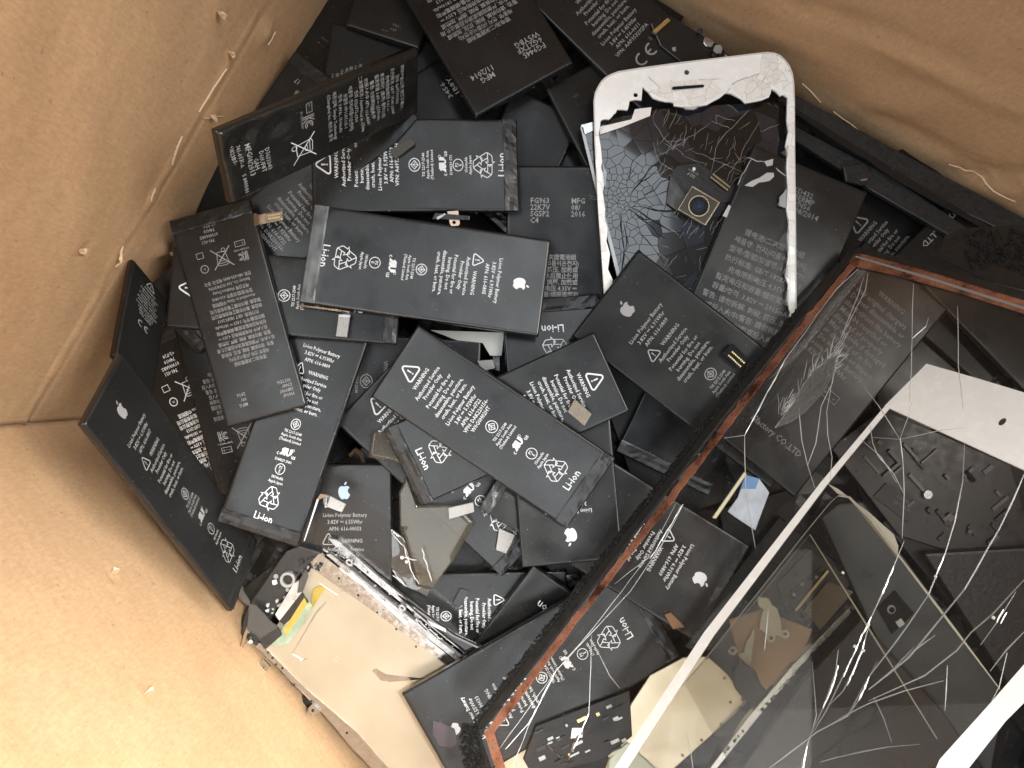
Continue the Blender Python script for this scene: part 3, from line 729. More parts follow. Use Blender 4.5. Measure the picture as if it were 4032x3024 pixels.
bat('wh21', [(923, 1160), (675, 949), (1152, 184), (1400, 395)], lay_lines([('S G 04', 3, 73, 3.0), ('7.01Wh', 3, 77.5, 3.0), ('WH21CB', 3, 82, 3.0), ('17', 10, 86, 3.0)], 95, 38),
    'battery along the left wall stamped 7.01Wh WH21CB, half under the crumpled one', ink=PRINT_M)
bat('korner', [(1010, 560), (1240, 800), (760, 1160), (655, 905)][0:0] or [(1250, 700), (1080, 430), (640, 930), (800, 1180)], None, 'black battery whose corner sticks out left of the code-stamped long battery', mat=BLACK_D)
bat('stamp08', [(1930, 500), (1740, 800), (1560, 300), (1760, 120)][0:0] or [(1700, 700), (1560, 360), (2000, 40), (2190, 330)], lay_lines([('3456', 6, 33, 4.2), ('1B8Y', 6, 38, 4.2), ("'08/", 4, 46, 4.2)], 95, 38),
    'deep-lying battery stamped 3456 1B8Y in a gap above the row of wide batteries', mat=BLACK_D, ink=PRINT_M)
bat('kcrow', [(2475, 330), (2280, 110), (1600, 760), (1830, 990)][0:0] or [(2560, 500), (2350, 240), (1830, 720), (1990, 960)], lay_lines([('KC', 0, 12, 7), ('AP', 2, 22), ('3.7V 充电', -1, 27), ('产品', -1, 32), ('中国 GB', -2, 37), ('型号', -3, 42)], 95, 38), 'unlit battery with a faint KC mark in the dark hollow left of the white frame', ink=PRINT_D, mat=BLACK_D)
bat('hollow', [(2150, 180), (2440, 370), (2200, 760), (1990, 640)][0:0] or [(2020, 330), (2290, 480), (2120, 830), (1870, 700)], None, 'small bare battery in the hollow, tilted beside the wide recycling-mark battery', mat=BLACK_D)
bat('underqr', [(2150, 350), (2420, 200), (2600, 560), (2330, 700)], lay_lines([('+01', -8, 20), ], 95, 38), 'plain black battery deep in the gap just left of the white frame corner', mat=BLACK_D, ink=PRINT_D)
bat('rec1560', [(871, 1442), (607, 1244), (1147, 524), (1411, 722)], lay_old(L=90), 'steeply hidden battery behind the silver connector, recycling arrows half covered', W0=32, L0=90, ink=PRINT_M)
bat('bincell', [(1172, 2034), (876, 2176), (488, 1366), (784, 1224)], lay_back(apn='0667', y0=34, rows=12, pitch=2.3), 'battery printed with Korean lines and a crossed bin, wedged low by the left wall', ink=PRINT_W, mat=BLACK_D)
bat('qrcell', [(640, 1085), (950, 1005), (1165, 1885), (850, 1965)], lay_back(apn='00107', mah='1715mAh', y0=42, rows=10, pitch=2.3), 'lower battery with crossed bin and faint dot code, right of the leaning wall battery', ink=PRINT_M, mat=BLACK_D, flap=False)
bat('lionleft', [(1233, 556), (1451, 806), (776, 1400), (558, 1150)], lay_old(L=90), 'battery with Li-ion and recycling arrows peeping out left of the code-stamped long battery', W0=32, L0=90, ink=PRINT_M)
# dark parts along the right-hand wall
def part_thing(name, label, cat, px, T, mat, tilt=0.1, group=None, bevel=0.0004, pname='body', lift=0.0, fixed=None, pl=None, add=True):
    pl = pl or settle(px, T, tilt, fixed, lift)
    P = [pl.at(*p) for p in px]; c = sum(P, Vector()) / len(P)
    root = thing(name, label, cat, c, group)
    slab(pname, px, pl, T, mat, root, 0.0, bevel=bevel)
    return root, pl
B['nings'] = bat('nings', [(3211, 954), (3429, 706), (4133, 1313), (3915, 1561)], lay_old(L=90, wh='5.92'), 'battery with a grey warning triangle just above the copper-edged corner', W0=32, L0=90, ink=PRINT_M, mat=BLACK_D)
bat('iscell', [(3440, 700), (3660, 480), (4180, 900), (3960, 1180)], lay_lines([], 95, 38), 'bare battery lying below the right wall beside the long black rail', mat=BLACK_D, flap=False)
bat('isbat', [(4350, 1300), (4060, 1560), (3520, 1010), (3800, 740)], lay_lines([('iSfactory CO.,LTD', -5, 89, 4.0)], 95, 38), 'battery reading iS at the upper right, partly under the copper-edged glass', mat=BLACK_D, ink=PRINT_M, flap=False)
r1, p1 = part_thing('black_rail', 'long thin black plastic rail running along the foot of the right wall', 'plastic rail', [(3060, 395), (3090, 350), (3620, 640), (4110, 900), (4110, 985), (3700, 790), (3300, 560)], 0.005, BLACKP, 0.05)
slab('lip', [(3120, 440), (3130, 425), (3560, 690), (3960, 930), (3945, 945), (3540, 712)], p1, .001, BLACKGL, r1, .001)
r2, p2 = part_thing('black_strip', 'second narrower black strip just inside the long rail by the right wall', 'plastic strip', [(3080, 520), (3100, 480), (3500, 690), (3900, 960), (3880, 1010), (3450, 760)], 0.003, BLACKP, 0.08)
rn, pn = part_thing('clip_piece', 'tiny black clip with a shiny metal end near the printed plus and minus mark', 'metal clip', [(3320, 655), (3400, 640), (3440, 690), (3400, 730), (3330, 715)], 0.002, BLACKP)
slab('metal_end', [(3389, 706), (3414, 702), (3415, 709), (3391, 713)], pn, .0008, CHROME, rn, .0006)
# ---------------- middle layer
bat('codeunder', [(2815, 965), (3180, 1140), (2790, 1950), (2425, 1775)], lay_lines([('741-', 6, 84, 2.6), ('114', 5, 86.5, 2.4), ('+045', 4, 89, 2.4), ('7 4 1', 9, 81.5, 2.2)], 95, 40), 'battery stamped 741 lying under the fruit-logo battery by the copper edge', ink=PRINT_M)
bat('fg963', [(2000, 650), (2390, 655), (2372, 1615), (1982, 1610)], lay_lines([('FG963', -10, 13.3, 3, 'l'), ('22K7V', -10, 15.8, 3, 'l'), ('SG5P2', -10, 18.3, 3, 'l'), ('C4', -10, 20.8, 3, 'l'), ('MFG', 5.5, 13.3, 3, 'l'), ('08/', 5.5, 15.8, 3, 'l'), ('2016', 5.5, 18.3, 3, 'l')]
    + [(s, 0, 35.0 + i * 2.42, 2.4) for i, s in enumerate(['制 二次鋰電池組', '전지 (리튬이온전지)', '刺破, 挤压, 加热或', '或浸水后禁止使用', '刺破, 擠壓, 加熱或', '限制电压 4.35V ⎓', '定容量/標稱電壓和', '3.82V ⎓ 1715mAh', 'GB/T 18287-2013', '科技股份有限公司', '科技股份有限公司'])], 95, 38),
    'battery stamped FG963 MFG 08/2016 standing upright left of the white frame', ink=PRINT_M)
bat('vpn18', [(1900, 1330), (1880, 1690), (960, 1670), (980, 1310)], lay_old(apn='0728', vpn=('VPN: 1852001-AL', ''), L=90), 'battery reading VPN 1852001-AL between the two crossing batteries', W0=32, L0=90, ink=PRINT_M)
bat('warnlow', [(2230, 2262), (2240, 2580), (1330, 2610), (1320, 2250)], lay_front(v='0809'), 'battery with sideways warning text and a gold-pinned connector near the bottom', ink=PRINT_W)
bat('gradrec', [(1829, 3190), (1514, 2978), (2104, 2238), (2419, 2450)], lay_lines([('Li-ion', 4, 84, 4.6)], 95, 38, rec=recycle_mark(2, -95 / 2 + 20, 4.6, filled=True)), 'battery with solid white recycling arrows beside the leather-dark logo battery', ink=PRINT_W, flap=False)
bat('hookend', [(1323, 1661), (1547, 1423), (2195, 2035), (1971, 2273)], lay_old(L=90), 'battery end with recycling arrows and a standing silver connector in the lower middle', W0=32, L0=90, ink=PRINT_W)
bat('blueapple', [(1145, 1812), (1512, 1846), (1580, 2806), (1213, 2790)], lay_front(v='00033', wh='6.55', mah='1715mAh'), 'battery with a pale blue bitten-fruit logo reading 616-00033, going under the metal screen frame', ink=PRINT_M, flap=False)
for o in B['blueapple'][0].children:
    if o.name.startswith('printed_logo'): o.data.materials[0] = simple('pale_blue_print', (0.36, 0.47, 0.66), 0.4)
bat('old0611', [(2085, 15), (2330, -225), (2992, 405), (2752, 645)], lay_old(apn='0611', wh='5.45', vpn=('VPN: AAP353292PA', ''), L=90, ces=True), 'battery reading 616-0611 at the top, behind the white phone frame', W0=32, L0=90, ink=PRINT_M)
# small board over it
rr, pp = part_thing('flex_board', 'small black flex board with a gold connector above the white frame', 'circuit board', [(2560, 90), (2640, 60), (2850, 190), (2860, 235), (2700, 260), (2600, 180)], .0012, FLEX)
slab('gold_connector', [(2570, 122), (2628, 70), (2640, 80), (2583, 132)], pp, .0015, GOLDP, rr, .0018)
k = fruit_mark(0, 0, 1)
slab('printed_logo', [(2655 + a * 2.2, 192 - b * 2.2) for a, b in [(0, 3.0), (1.1, 3.45), (3.1, 2.8), (2.3, 1.2), (2.4, -.5), (3.5, -1.7), (2.4, -4.0), (1.2, -4.5), (0, -4.1), (-1.2, -4.5), (-3.0, -3.0), (-3.95, .5), (-3, 2.8)]], pp, .0001, PRINT_M, rr, .0001)
for i, (x, y, s) in enumerate(((2690, 20, 22), (2735, 50, 16), (2790, 165, 26), (2830, 195, 24), (2812, 215, 14), (2760, 120, 12))):
    q = [(x + s * math.cos(t + i) * random.uniform(.6, 1.1), y + s * math.sin(t + i) * random.uniform(.6, 1.1)) for t in [j * 1.05 for j in range(6)]]
    rc, pc = part_thing('metal_scrap', ['thin clear chip at the top of the pile by the right wall', 'small grey chip below the clear one by the right wall', 'twisted silver scrap just above the white frame', 'pale scrap touching the white frame top edge', 'tiny crushed chip between the silver scraps above the frame', 'dark metal chip above the silver scraps'][i], 'scrap', q, .0012, [PANEL_IN, SPEC, STEEL, SPEC, BLACKP, BLACKP][i])

# ---------------- the shattered black screen
panel_px = [(2288, 492), (2620, 425), (3085, 400), (3100, 800), (2760, 1230), (2440, 1130)]
pl = settle(panel_px, .0016, .05, (0, 0))
scr = thing('shattered_screen', 'shattered black screen glass reflecting blue-grey light, under the white frame', 'phone screen', sum((pl.at(*p) for p in panel_px), Vector()) / 6)
slab('backing', panel_px, pl, .0012, GAP, scr, -.0004)
def clip_half(poly, a, b, c):      # keep a*x+b*y<=c
    out = []
    for i in range(len(poly)):
        p, q = poly[i], poly[(i + 1) % len(poly)]; dp, dq = a * p[0] + b * p[1] - c, a * q[0] + b * q[1] - c
        if dp <= 0: out.append(p)
        if (dp < 0) != (dq < 0) and dp != dq: t = dp / (dp - dq); out.append((p[0] + (q[0] - p[0]) * t, p[1] + (q[1] - p[1]) * t))
    return out
random.seed(21); seeds = []
imp = (2432, 800)
tries = 0
while len(seeds) < 265 and tries < 60000:
    tries += 1
    if random.random() < .6:
        r_ = 22 + 330 * random.random() ** 1.25; a = random.uniform(0, 6.283); p = (imp[0] + r_ * math.cos(a), imp[1] + r_ * math.sin(a))
    else: p = (random.uniform(2288, 3100), random.uniform(400, 1230))
    dd = math.hypot(p[0] - imp[0], p[1] - imp[1]); mn = 9 + dd * .07
    if p[0] > 2560 and not (p[0] > 2800 and p[1] < 620): mn = max(mn, 62)
    if all(math.hypot(p[0] - s[0], p[1] - s[1]) > mn for s in seeds): seeds.append(p)
for p in seeds:
    poly = list(panel_px)
    for q in seeds:
        if q is p: continue
        dx, dy = q[0] - p[0], q[1] - p[1]; D = math.hypot(dx, dy)
        if D > 330: continue
        poly = clip_half(poly, dx, dy, (dx * (p[0] + q[0]) + dy * (p[1] + q[1])) / 2 - D * 1.1 * (0.9 if math.hypot(p[0] - imp[0], p[1] - imp[1]) < 260 else .35))
        if len(poly) < 3: break
    if len(poly) < 3 or abs(area(poly)) < 40: continue
    near = p[0] < 2600 and p[1] > 470
    sh = Plane(pl.z0, pl.a, pl.b); tx, ty = (random.gauss(0, .007), random.gauss(0, .007)) if near else (random.gauss(0, .006), random.gauss(0, .006))
    cc = pl.at(*p); sh = Plane(cc.z - (pl.a + tx) * cc.x - (pl.b + ty) * cc.y, pl.a + tx, pl.b + ty)
    slab('glass_shard', poly, sh, .0004, SHARD if near or random.random() < .5 else SHARD_B, scr, random.uniform(0, .0001))
# fine glinting fracture lines
ln = []
for i in range(34):
    a = random.uniform(0, 6.283); r0, r1_ = random.uniform(8, 40), random.uniform(60, 130); ln.append([(imp[0] + r0 * math.cos(a), imp[1] + r0 * math.sin(a)), (imp[0] + r1_ * math.cos(a + .05), imp[1] + r1_ * math.sin(a + .05))])
for i in range(150):
    x, y = random.uniform(2560, 3060), random.uniform(440, 1150); a = random.choice((.5, -1.0, 1.9, -.3)) + random.gauss(0, .25); L_ = random.uniform(20, 90); ln.append(subdiv([(x, y), (x + L_ * math.cos(a), y + L_ * math.sin(a))], 14, 4))
ln += [subdiv(q, 25, 4) for q in ([(2935, 400), (2990, 480), (3060, 640), (3075, 700)], [(2570, 470), (2610, 540), (2700, 620)], [(2580, 620), (2690, 560), (2800, 480)], [(2570, 560), (2600, 640), (2700, 700), (2830, 760)], [(2990, 480), (2900, 640), (2810, 800)], [(2720, 590), (2840, 640), (2960, 700)], [(2790, 700), (2830, 560), (2950, 430)])]
ln = [q for q in ln if all(2300 < x < 3085 and 425 < y < 1200 for x, y in q)]
ribbon('fracture_lines', ln, pl, .00013, CRACK, scr, .0002, stuff=True)
random.seed(43)
bl = []
for i in range(16):
    a = random.uniform(-1.3, 1.35); r0, r1_ = random.uniform(40, 120), random.uniform(170, 330)
    bl.append((random.uniform(.00022, .0005), subdiv([(imp[0] + r0 * math.cos(a), imp[1] + r0 * math.sin(a)), (imp[0] + r1_ * math.cos(a + random.uniform(-.25, .25)), imp[1] + r1_ * math.sin(a + random.uniform(-.25, .25)))], 34, 9)))
bl = [q for q in bl if all(2320 < x < 2720 and 480 < y < 1120 for x, y in q[1])]
ribbon('open_crack', bl, pl, .0003, GAP, scr, .0001, thick=.15, jit=.7, stuff=True)
slab('white_strip', [(2362, 530), (2360, 500), (2486, 470), (2500, 430), (2565, 422), (2560, 456), (2450, 500)], pl, .0003, WHITE_S, scr, .0007)
slab('metal_edge', [(2288, 492), (2335, 480), (2340, 512), (2300, 530)], pl, .0006, CHROME, scr, .0006)
slab('metal_edge', [(2285, 500), (2296, 500), (2452, 1120), (2440, 1130)], pl, .0012, PANEL_IN, scr, .0006)

# camera module on a flex
cam_px = [(2700, 775), (2735, 728), (2832, 790), (2806, 860), (2777, 888), (2668, 830)]
fpx = [(2628, 742), (2640, 690), (2665, 655), (2750, 640), (2840, 700), (2920, 740), (2905, 790), (2830, 800), (2740, 770), (2690, 800), (2672, 834), (2625, 800)]
pl = settle(fpx, .0006, .06); cm = thing('camera_module', 'small square camera module with a gold rim and black flex on the shattered screen', 'camera module', pl.at(2750, 800))
slab('flex', fpx, pl, .0004, FLEX, cm); slab('flex', [(2625, 800), (2640, 690), (2700, 770), (2672, 834)], pl, .0003, FLEXG, cm, .0006)
hou = [(2726, 736), (2830, 797), (2777, 882), (2673, 823)]
slab('housing', hou, pl, .0045, simple('dark_gold_housing', (0.06, 0.05, 0.04), .35, .5), cm, .0045, bevel=.0003)
slab('rim', [(2726, 732), (2835, 797), (2779, 887), (2669, 824)], pl, .0008, simple('gold_rim', (.45, .38, .27), .25, 1.0), cm, .0041, holes=[[(2727, 740), (2826, 798), (2777, 878), (2680, 822)][::-1]])
slab('lens_ring', circle_px(2752, 811, 42, 28), pl, .0012, bpy.data.materials['gold_rim'], cm, .0055, holes=[circle_px(2752, 811, 38, 28)[::-1]])
slab('lens_barrel', circle_px(2752, 811, 37, 28), pl, .001, BLACKGL, cm, .0058); slab('lens', circle_px(2752, 811, 22, 24), pl, .0006, LENS, cm, .0062)
slab('lens_iris', circle_px(2755, 812, 7, 16), pl, .0003, simple('blue_lens_coating', (.02, .04, .10), .1), cm, .0066)
con = slab('plug', [(2800, 695), (2806, 685), (2874, 735), (2863, 751)], pl, .0012, BLACKP, cm, .0016)
for i in range(14):
    t = i / 13; x, y = 2801 + 64 * t, 691 + 50 * t
    for dx, dy in ((-1, 4), (8, -8)): slab('pin', [(x + dx, y + dy), (x + dx + 2.6, y + dy + 2), (x + dx + .6, y + dy + 6), (x + dx - 2, y + dy + 4)], pl, .0004, GOLDP, cm, .0019).parent = con
kk = Ink(); 
def ink_on(name, ink, pl, cx, cy, rot, mat, parent, h=0.0001, sc_=1.0):
    c = pl.at(cx, cy, h); ex = (pl.at(cx + 10, cy, h) - c).normalized(); n = pl.n; ey = n.cross(ex); co, si = math.cos(rot), math.sin(rot)
    V = [c + ex * ((a * co - b * si) * .001 * sc_) + ey * ((a * si + b * co) * .001 * sc_) - parent.matrix_world.translation for a, b in ink.V]
    return mesh_obj(name, V, ink.F, mat, parent)
ik = Ink(); ik.text('522 F', 0, 0, 1.7); ik.text('821-00155-03', 0, -1.6, .9)
ink_on('printed_text', ik, pl, 2722, 690, math.radians(150), PRINT_M, cm); ink_on('printed_logo', fruit_mark(0, 0, 1.7), pl, 2732, 666, math.radians(170), PRINT_W, cm)

bat('big2915', [(2973, 575), (3423, 755), (3014, 1721), (2564, 1541)], lay_lines([('5D432', -3, 10.5, 3.2, 'l'), ('3BEBMP', -3.5, 13, 3.2, 'l'), ('MVN56', -3.5, 15.5, 3.2, 'l'), ('MFG 08/2014', -7, 18.2, 3.4, 'l')]
    + [(s, -2, 34.5 + i * 4.2, 3.0) for i, s in enumerate(['锂电池/二次鋰電池組', '제품명: 전지(리튬이온전지)', '型号/型號/모델명: 616-0770', '执行标准: GB/T 18287-2013', '充电限制电压 4.35V ⎓', '额定电压和容量/額定電壓和', '容量/정격: 3.82V ⎓ 2915mAh', '警告: 请勿拆解, 刺破, 挤压, 加热', '或投入火中/警告: 請勿拆解,', '刺破, 擠壓, 加熱或投入火中', '惠州市德赛电池有限公司', '惠州市德賽電池有限公司'])], 110, 48),
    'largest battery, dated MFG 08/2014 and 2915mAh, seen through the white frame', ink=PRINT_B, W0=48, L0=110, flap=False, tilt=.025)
r_, p_ = B['big2915']
for q in ([(2932, 730), (2960, 712), (2990, 700), (3020, 680), (3046, 680), (3048, 695), (3030, 712), (3010, 716), (2990, 718), (2965, 735), (2945, 733)], [(3010, 635), (3045, 625), (3042, 650), (3020, 655)], [(2845, 850), (2870, 806), (2878, 812), (2862, 856)]):
    rebase(slab('dried_glue', q, p_, .0004, GLUE, None, .0006), r_)
o = ribbon('glue_line', [subdiv(q, 14, 3) for q in ([(2940, 620), (2980, 635), (3020, 640)], [(2905, 730), (2920, 690), (2940, 660), (2960, 625)], [(3055, 660), (3090, 690), (3110, 700)])], p_, .0004, GLUE, r_, .0002); 
M = r_.matrix_world.inverted(); l_ = r_.matrix_world.translation
for v in o.data.vertices: v.co = M @ (v.co + l_)

# ---------------- leaning batteries of the left wall
bat('ceLean', [(523, 1020), (668, 1185), (600, 1560), (460, 1395)], lay_old(apn='0611', wh='5.45', vpn=('VPN: AAP35', ''), L=90, ces=True), 'battery with CE mark and dusty warning triangle leaning on the left wall', W0=32, L0=90, ink=PRINT_M, fixed=lean([(523, 1020), (668, 1185), (600, 1560), (460, 1395)], -.98, -.2, .06), mat=BLACK_D, flap=False, bent=True)
bat('wallLean', [(378, 1672), (440, 1383), (1040, 2135), (890, 2402)], lay_front(v='0807', mah='1810mAh'), 'long battery leaning on the lower left wall with Li-ion at its bottom end', ink=PRINT_M, fixed=lean([(378, 1672), (440, 1383), (1040, 2135), (890, 2402)], -1.647, -.429, .06), mat=BLACK, bent=True)

# ---------------- the opened screen assembly, bottom left
plt_px = [(1235, 2160), (1330, 2250), (1985, 2730), (2080, 3140), (1560, 3140), (1010, 2545)]
pl = settle(plt_px, .0030, .06, lift=.0)
lcd = thing('screen_assembly', 'opened phone screen lying back up, pearly reflector sheet in a steel frame with torn flex', 'screen assembly', pl.at(1500, 2600))
slab('reflector_sheet', [(1232, 2225), (1950, 2740), (2060, 3130), (1585, 3130), (1030, 2565)], pl, .0015, REFL, lcd, -.0004)
ribbon('moulded_line', [[(1150, 2575), (1255, 2400), (1285, 2370)], [(1150, 2575), (1190, 2600), (1215, 2590)], [(1260, 2300), (1330, 2345)]], pl, .0010, bpy.data.materials['pearly_reflector_sheet'], lcd, -.0004, thick=.25)
for q in ([(1465, 2640), (1480, 2632), (1520, 2655), (1600, 2665), (1680, 2672), (1600, 2680), (1530, 2685), (1500, 2680)],): slab('glare_dent', q, pl, .0002, CHROME, lcd, -.00025)  # bright sliver laid on the sheet as its white flare
for i in range(26): x, y = random.uniform(1200, 1850), random.uniform(2420, 2950); a = random.uniform(0, 6); ribbon('scratch', [[(x, y), (x + 30 * math.cos(a), y + 30 * math.sin(a))]], pl, .00012, SPEC, lcd, -.00035) if (x - 1100) * .72 > (y - 2640) * .9 - 40 and y - 2240 > (x - 1240) * .72 else None
slab('frame_rail', [(1218, 2190), (1262, 2180), (1480, 2350), (1640, 2480), (1900, 2690), (1880, 2712), (1600, 2500), (1440, 2385), (1225, 2235)], pl, .002, CHROME, lcd, .0002)
slab('frame_rail', [(1000, 2540), (1022, 2530), (1200, 2710), (1400, 2880), (1620, 3130), (1565, 3130), (1380, 2940), (1230, 2760)], pl, .002, CHROME, lcd, .0002)
slab('frame_rail', [(1285, 2185), (1300, 2180), (1560, 2390), (1900, 2655), (1890, 2672), (1550, 2410)], pl, .0035, STEEL, lcd, .0012)
slab('top_block', [(1125, 2170), (1180, 2150), (1262, 2175), (1222, 2215), (1160, 2290), (1075, 2420), (1010, 2545), (950, 2500), (960, 2430), (1000, 2350)], pl, .004, BLACKP, lcd, .0008, bevel=.0004)
slab('light_bar', [(1378, 2262), (1384, 2256), (1605, 2450), (1598, 2460)], pl, .0008, STICK, lcd, .0022)
for x, y, a in ((1040, 2622, .8), (1235, 2795, .8)):
    u = (math.cos(a), math.sin(a)); v = (-u[1], u[0])
    q = lambda s, t: (x + u[0] * s + v[0] * t, y + u[1] * s + v[1] * t)
    slab('mounting_tab', [q(-20, -16), q(20, -16), q(20, 14), q(10, 22), q(-12, 22), q(-20, 12)], pl, .0008, CHROME, lcd, .0012, holes=[[(p[0], p[1]) for p in circle_px(*q(0, 4), 6, 12)][::-1]])
for x, y in ((1055, 2570), (1072, 2592), (1086, 2618), (1111, 2632), (1157, 2697), (1225, 2762), (1365, 2887), (1260, 2218), (1255, 2245), (1334, 2278), (1410, 2345), (1485, 2412), (1560, 2478), (1638, 2547), (1228, 2205), (1096, 2525)):
    slab('rivet_hole', circle_px(x, y, 4.2, 8), pl, .0002, GAP, lcd, .0005)
for x, y in ((1375, 2215), (1583, 2395)):
    slab('screw_loop', circle_px(x, y, 15, 16, 11, .6), pl, .0008, STEEL, lcd, .0042, holes=[circle_px(x, y, 8, 16, 5, .6)[::-1]])
slab('camera_ring', circle_px(1132, 2284, 30, 24), pl, .003, SPEC, lcd, .0036, holes=[circle_px(1132, 2284, 20, 24)[::-1]])
slab('camera_hole', circle_px(1134, 2286, 19, 20), pl, .001, BLACKGL, lcd, .0022)
slab('white_dot', circle_px(1081, 2293, 12, 4, rot=.5), pl, .0004, STICK, lcd, .0018); slab('sensor_dot', circle_px(1086, 2270, 9, 14), pl, .0004, SPEC, lcd, .0018)
for i in range(46):       # broken bits on the top block
    t = random.random(); x = 1240 - 260 * t + random.uniform(-45, 45) * .8; y = 2180 + 330 * t + random.uniform(-25, 45); s = random.uniform(4, 12); a0 = random.uniform(0, 6)
    slab('component', [(x + s * random.uniform(.5, 1.2) * math.cos(a0 + j * 1.26), y + s * random.uniform(.5, 1.2) * math.sin(a0 + j * 1.26)) for j in range(5)], pl, .0012, random.choice([BLACKP, BLACKGL, PANEL_IN, SPEC, FLEXG, STEEL]), lcd, random.uniform(.0012, .0028))
slab('silver_tape', [(1155, 2300), (1178, 2285), (1190, 2330), (1100, 2445), (1083, 2420)], pl, .0004, SILVT, lcd, .0046)
slab('torn_flex', [(1178, 2285), (1205, 2240), (1215, 2270), (1192, 2330), (1170, 2335)], pl, .0004, FLEXG, lcd, .0052)
slab('torn_flex', [(1190, 2330), (1215, 2370), (1120, 2460), (1100, 2445)], pl, .0004, FLEX, lcd, .0044)
slab('green_film', [(1190, 2325), (1228, 2385), (1198, 2455), (1130, 2540), (1062, 2545), (1100, 2500)], pl, .0004, TEAL, lcd, .0040)
slab('amber_strip', [(1198, 2353), (1210, 2378), (1128, 2504), (1115, 2482)], pl, .0003, YELLOW, lcd, .0045)
slab('amber_strip', [(1232, 2320), (1265, 2305), (1280, 2318), (1225, 2400), (1228, 2350)], pl, .0003, YELLOW, lcd, .0006)
slab('torn_flex', [(980, 2375), (1010, 2385), (1060, 2440), (1095, 2470), (1040, 2555), (1010, 2500), (972, 2480)], pl, .0005, FLEXG, lcd, .0050)
slab('torn_flex', [(935, 2280), (950, 2310), (985, 2370), (975, 2385), (945, 2360), (932, 2320)], pl, .0005, FLEXG, lcd, .0052)
slab('torn_flex', [(1095, 2470), (1110, 2500), (1045, 2558), (1020, 2520)], pl, .0005, BLACKP, lcd, .0052)
slab('contact_blade', [(970, 2470), (978, 2478), (955, 2560), (945, 2568), (941, 2556)], pl, .0006, simple('brass_contact', (.35, .26, .15), .35, .8), lcd, .004)
ik = Ink(); ik.text('10', 0, 0, 3.6); ink_on('embossed_number', ik, pl, 1325, 2595, math.radians(-125), simple('embossing', (.50, .45, .36), .3, .5), lcd, -.0003)

# second steel rail frame beside it
fr_px = [(1275, 2115), (1330, 2120), (1700, 2420), (1950, 2620), (1900, 2670), (1560, 2400), (1300, 2180)]
pl = settle(fr_px, .003, .06); rf = thing('metal_midframe', 'stack of thin steel phone rails beside the opened screen assembly', 'phone frame', pl.at(1600, 2380))
slab('rail', [(1290, 2118), (1330, 2128), (1480, 2262), (1700, 2440), (1880, 2585), (1865, 2603), (1690, 2462), (1470, 2285), (1360, 2195)], pl, .003, STEEL, rf)
slab('rail', [(1350, 2215), (1362, 2205), (1560, 2375), (1830, 2605), (1818, 2622), (1560, 2405)], pl, .002, simple('dark_rail', (.05, .05, .05), .3, .5), rf, .0)
slab('rail', [(1335, 2235), (1345, 2228), (1540, 2395), (1790, 2610), (1780, 2622)], pl, .002, CHROME, rf, -.0005)
for (a, b) in (((1645, 2450), (1680, 2480)), ((1690, 2485), (1722, 2510))):
    slab('slot_loop', [(a[0] - 8, a[1] - 2), (a[0] + 4, a[1] - 10), (b[0] + 8, b[1] + 2), (b[0] - 2, b[1] + 12)], pl, .0006, STEEL, rf, .0012, holes=[[(a[0] - 1, a[1]), (b[0] - 1, b[1] + 5), (b[0] + 2, b[1]), (a[0] + 3, a[1] - 4)]])
for x, y in ((1376, 2216), (1584, 2392)): slab('mounting_tab', circle_px(x, y, 17, 14, 12, .7), pl, .0008, STEEL, rf, .0020, holes=[circle_px(x, y, 8, 12, 5, .7)[::-1]])
for i in range(60):
    t = random.random(); x, y = 1300 + 560 * t + random.uniform(-6, 22), 2150 + 460 * t + random.uniform(-8, 16); s = random.uniform(2, 6)
    slab('metal_burr', circle_px(x, y, s, 4, s * .6, random.uniform(0, 3)), pl, .0006, random.choice([STEEL, BLACKP, CHROME, PANEL_IN]), rf, .0008)
r3, p3 = part_thing('black_shroud', 'curved glossy black plastic strip tapering away behind the steel rails', 'plastic strip', [(1560, 2345), (1650, 2400), (1790, 2500), (1960, 2580), (2080, 2640), (1960, 2660), (1850, 2590), (1700, 2470)], .004, BLACKGL, bevel=.0015)
slab('glint_strip', [(1680, 2440), (1755, 2475), (1757, 2490), (1700, 2465)], p3, .0004, STEEL, r3, .0008)

bat('bottomlogo', [(1797, 3108), (1582, 2734), (2474, 2223), (2689, 2597)], lay_front(v='00033', wh='6.55', mah='1715mAh', L=102), 'battery at the bottom reading 616-00033, crossed by the copper-edged glass', ink=PRINT_W, L0=102, W0=42, flapmat=BLACK)
r_, p_ = B['bottomlogo']
rebase(slab('sticker_film', [(1705, 2840), (1740, 2845), (1790, 2870), (1802, 2920), (1780, 2945), (1730, 2935), (1705, 2890)], p_, .0002, simple('dark_plum_film', (.045, .033, .04), .25), None, .0003), r_)
bat('glass0809', [(2959, 2151), (2738, 2525), (1888, 2005), (2109, 1631)], lay_front(v='0809', L=95), 'battery with bright fruit logo under the glass, right of the copper edge', ink=PRINT_W)
bat('vertlogo', [(2450, 2210), (2061, 2228), (1968, 1195), (2365, 1153)], lay_front(v='00033', wh='6.55', mah='1715mAh', L=100), 'upside-down battery whose bitten-fruit logo shows just below the long diagonal battery', ink=PRINT_W, L0=100)
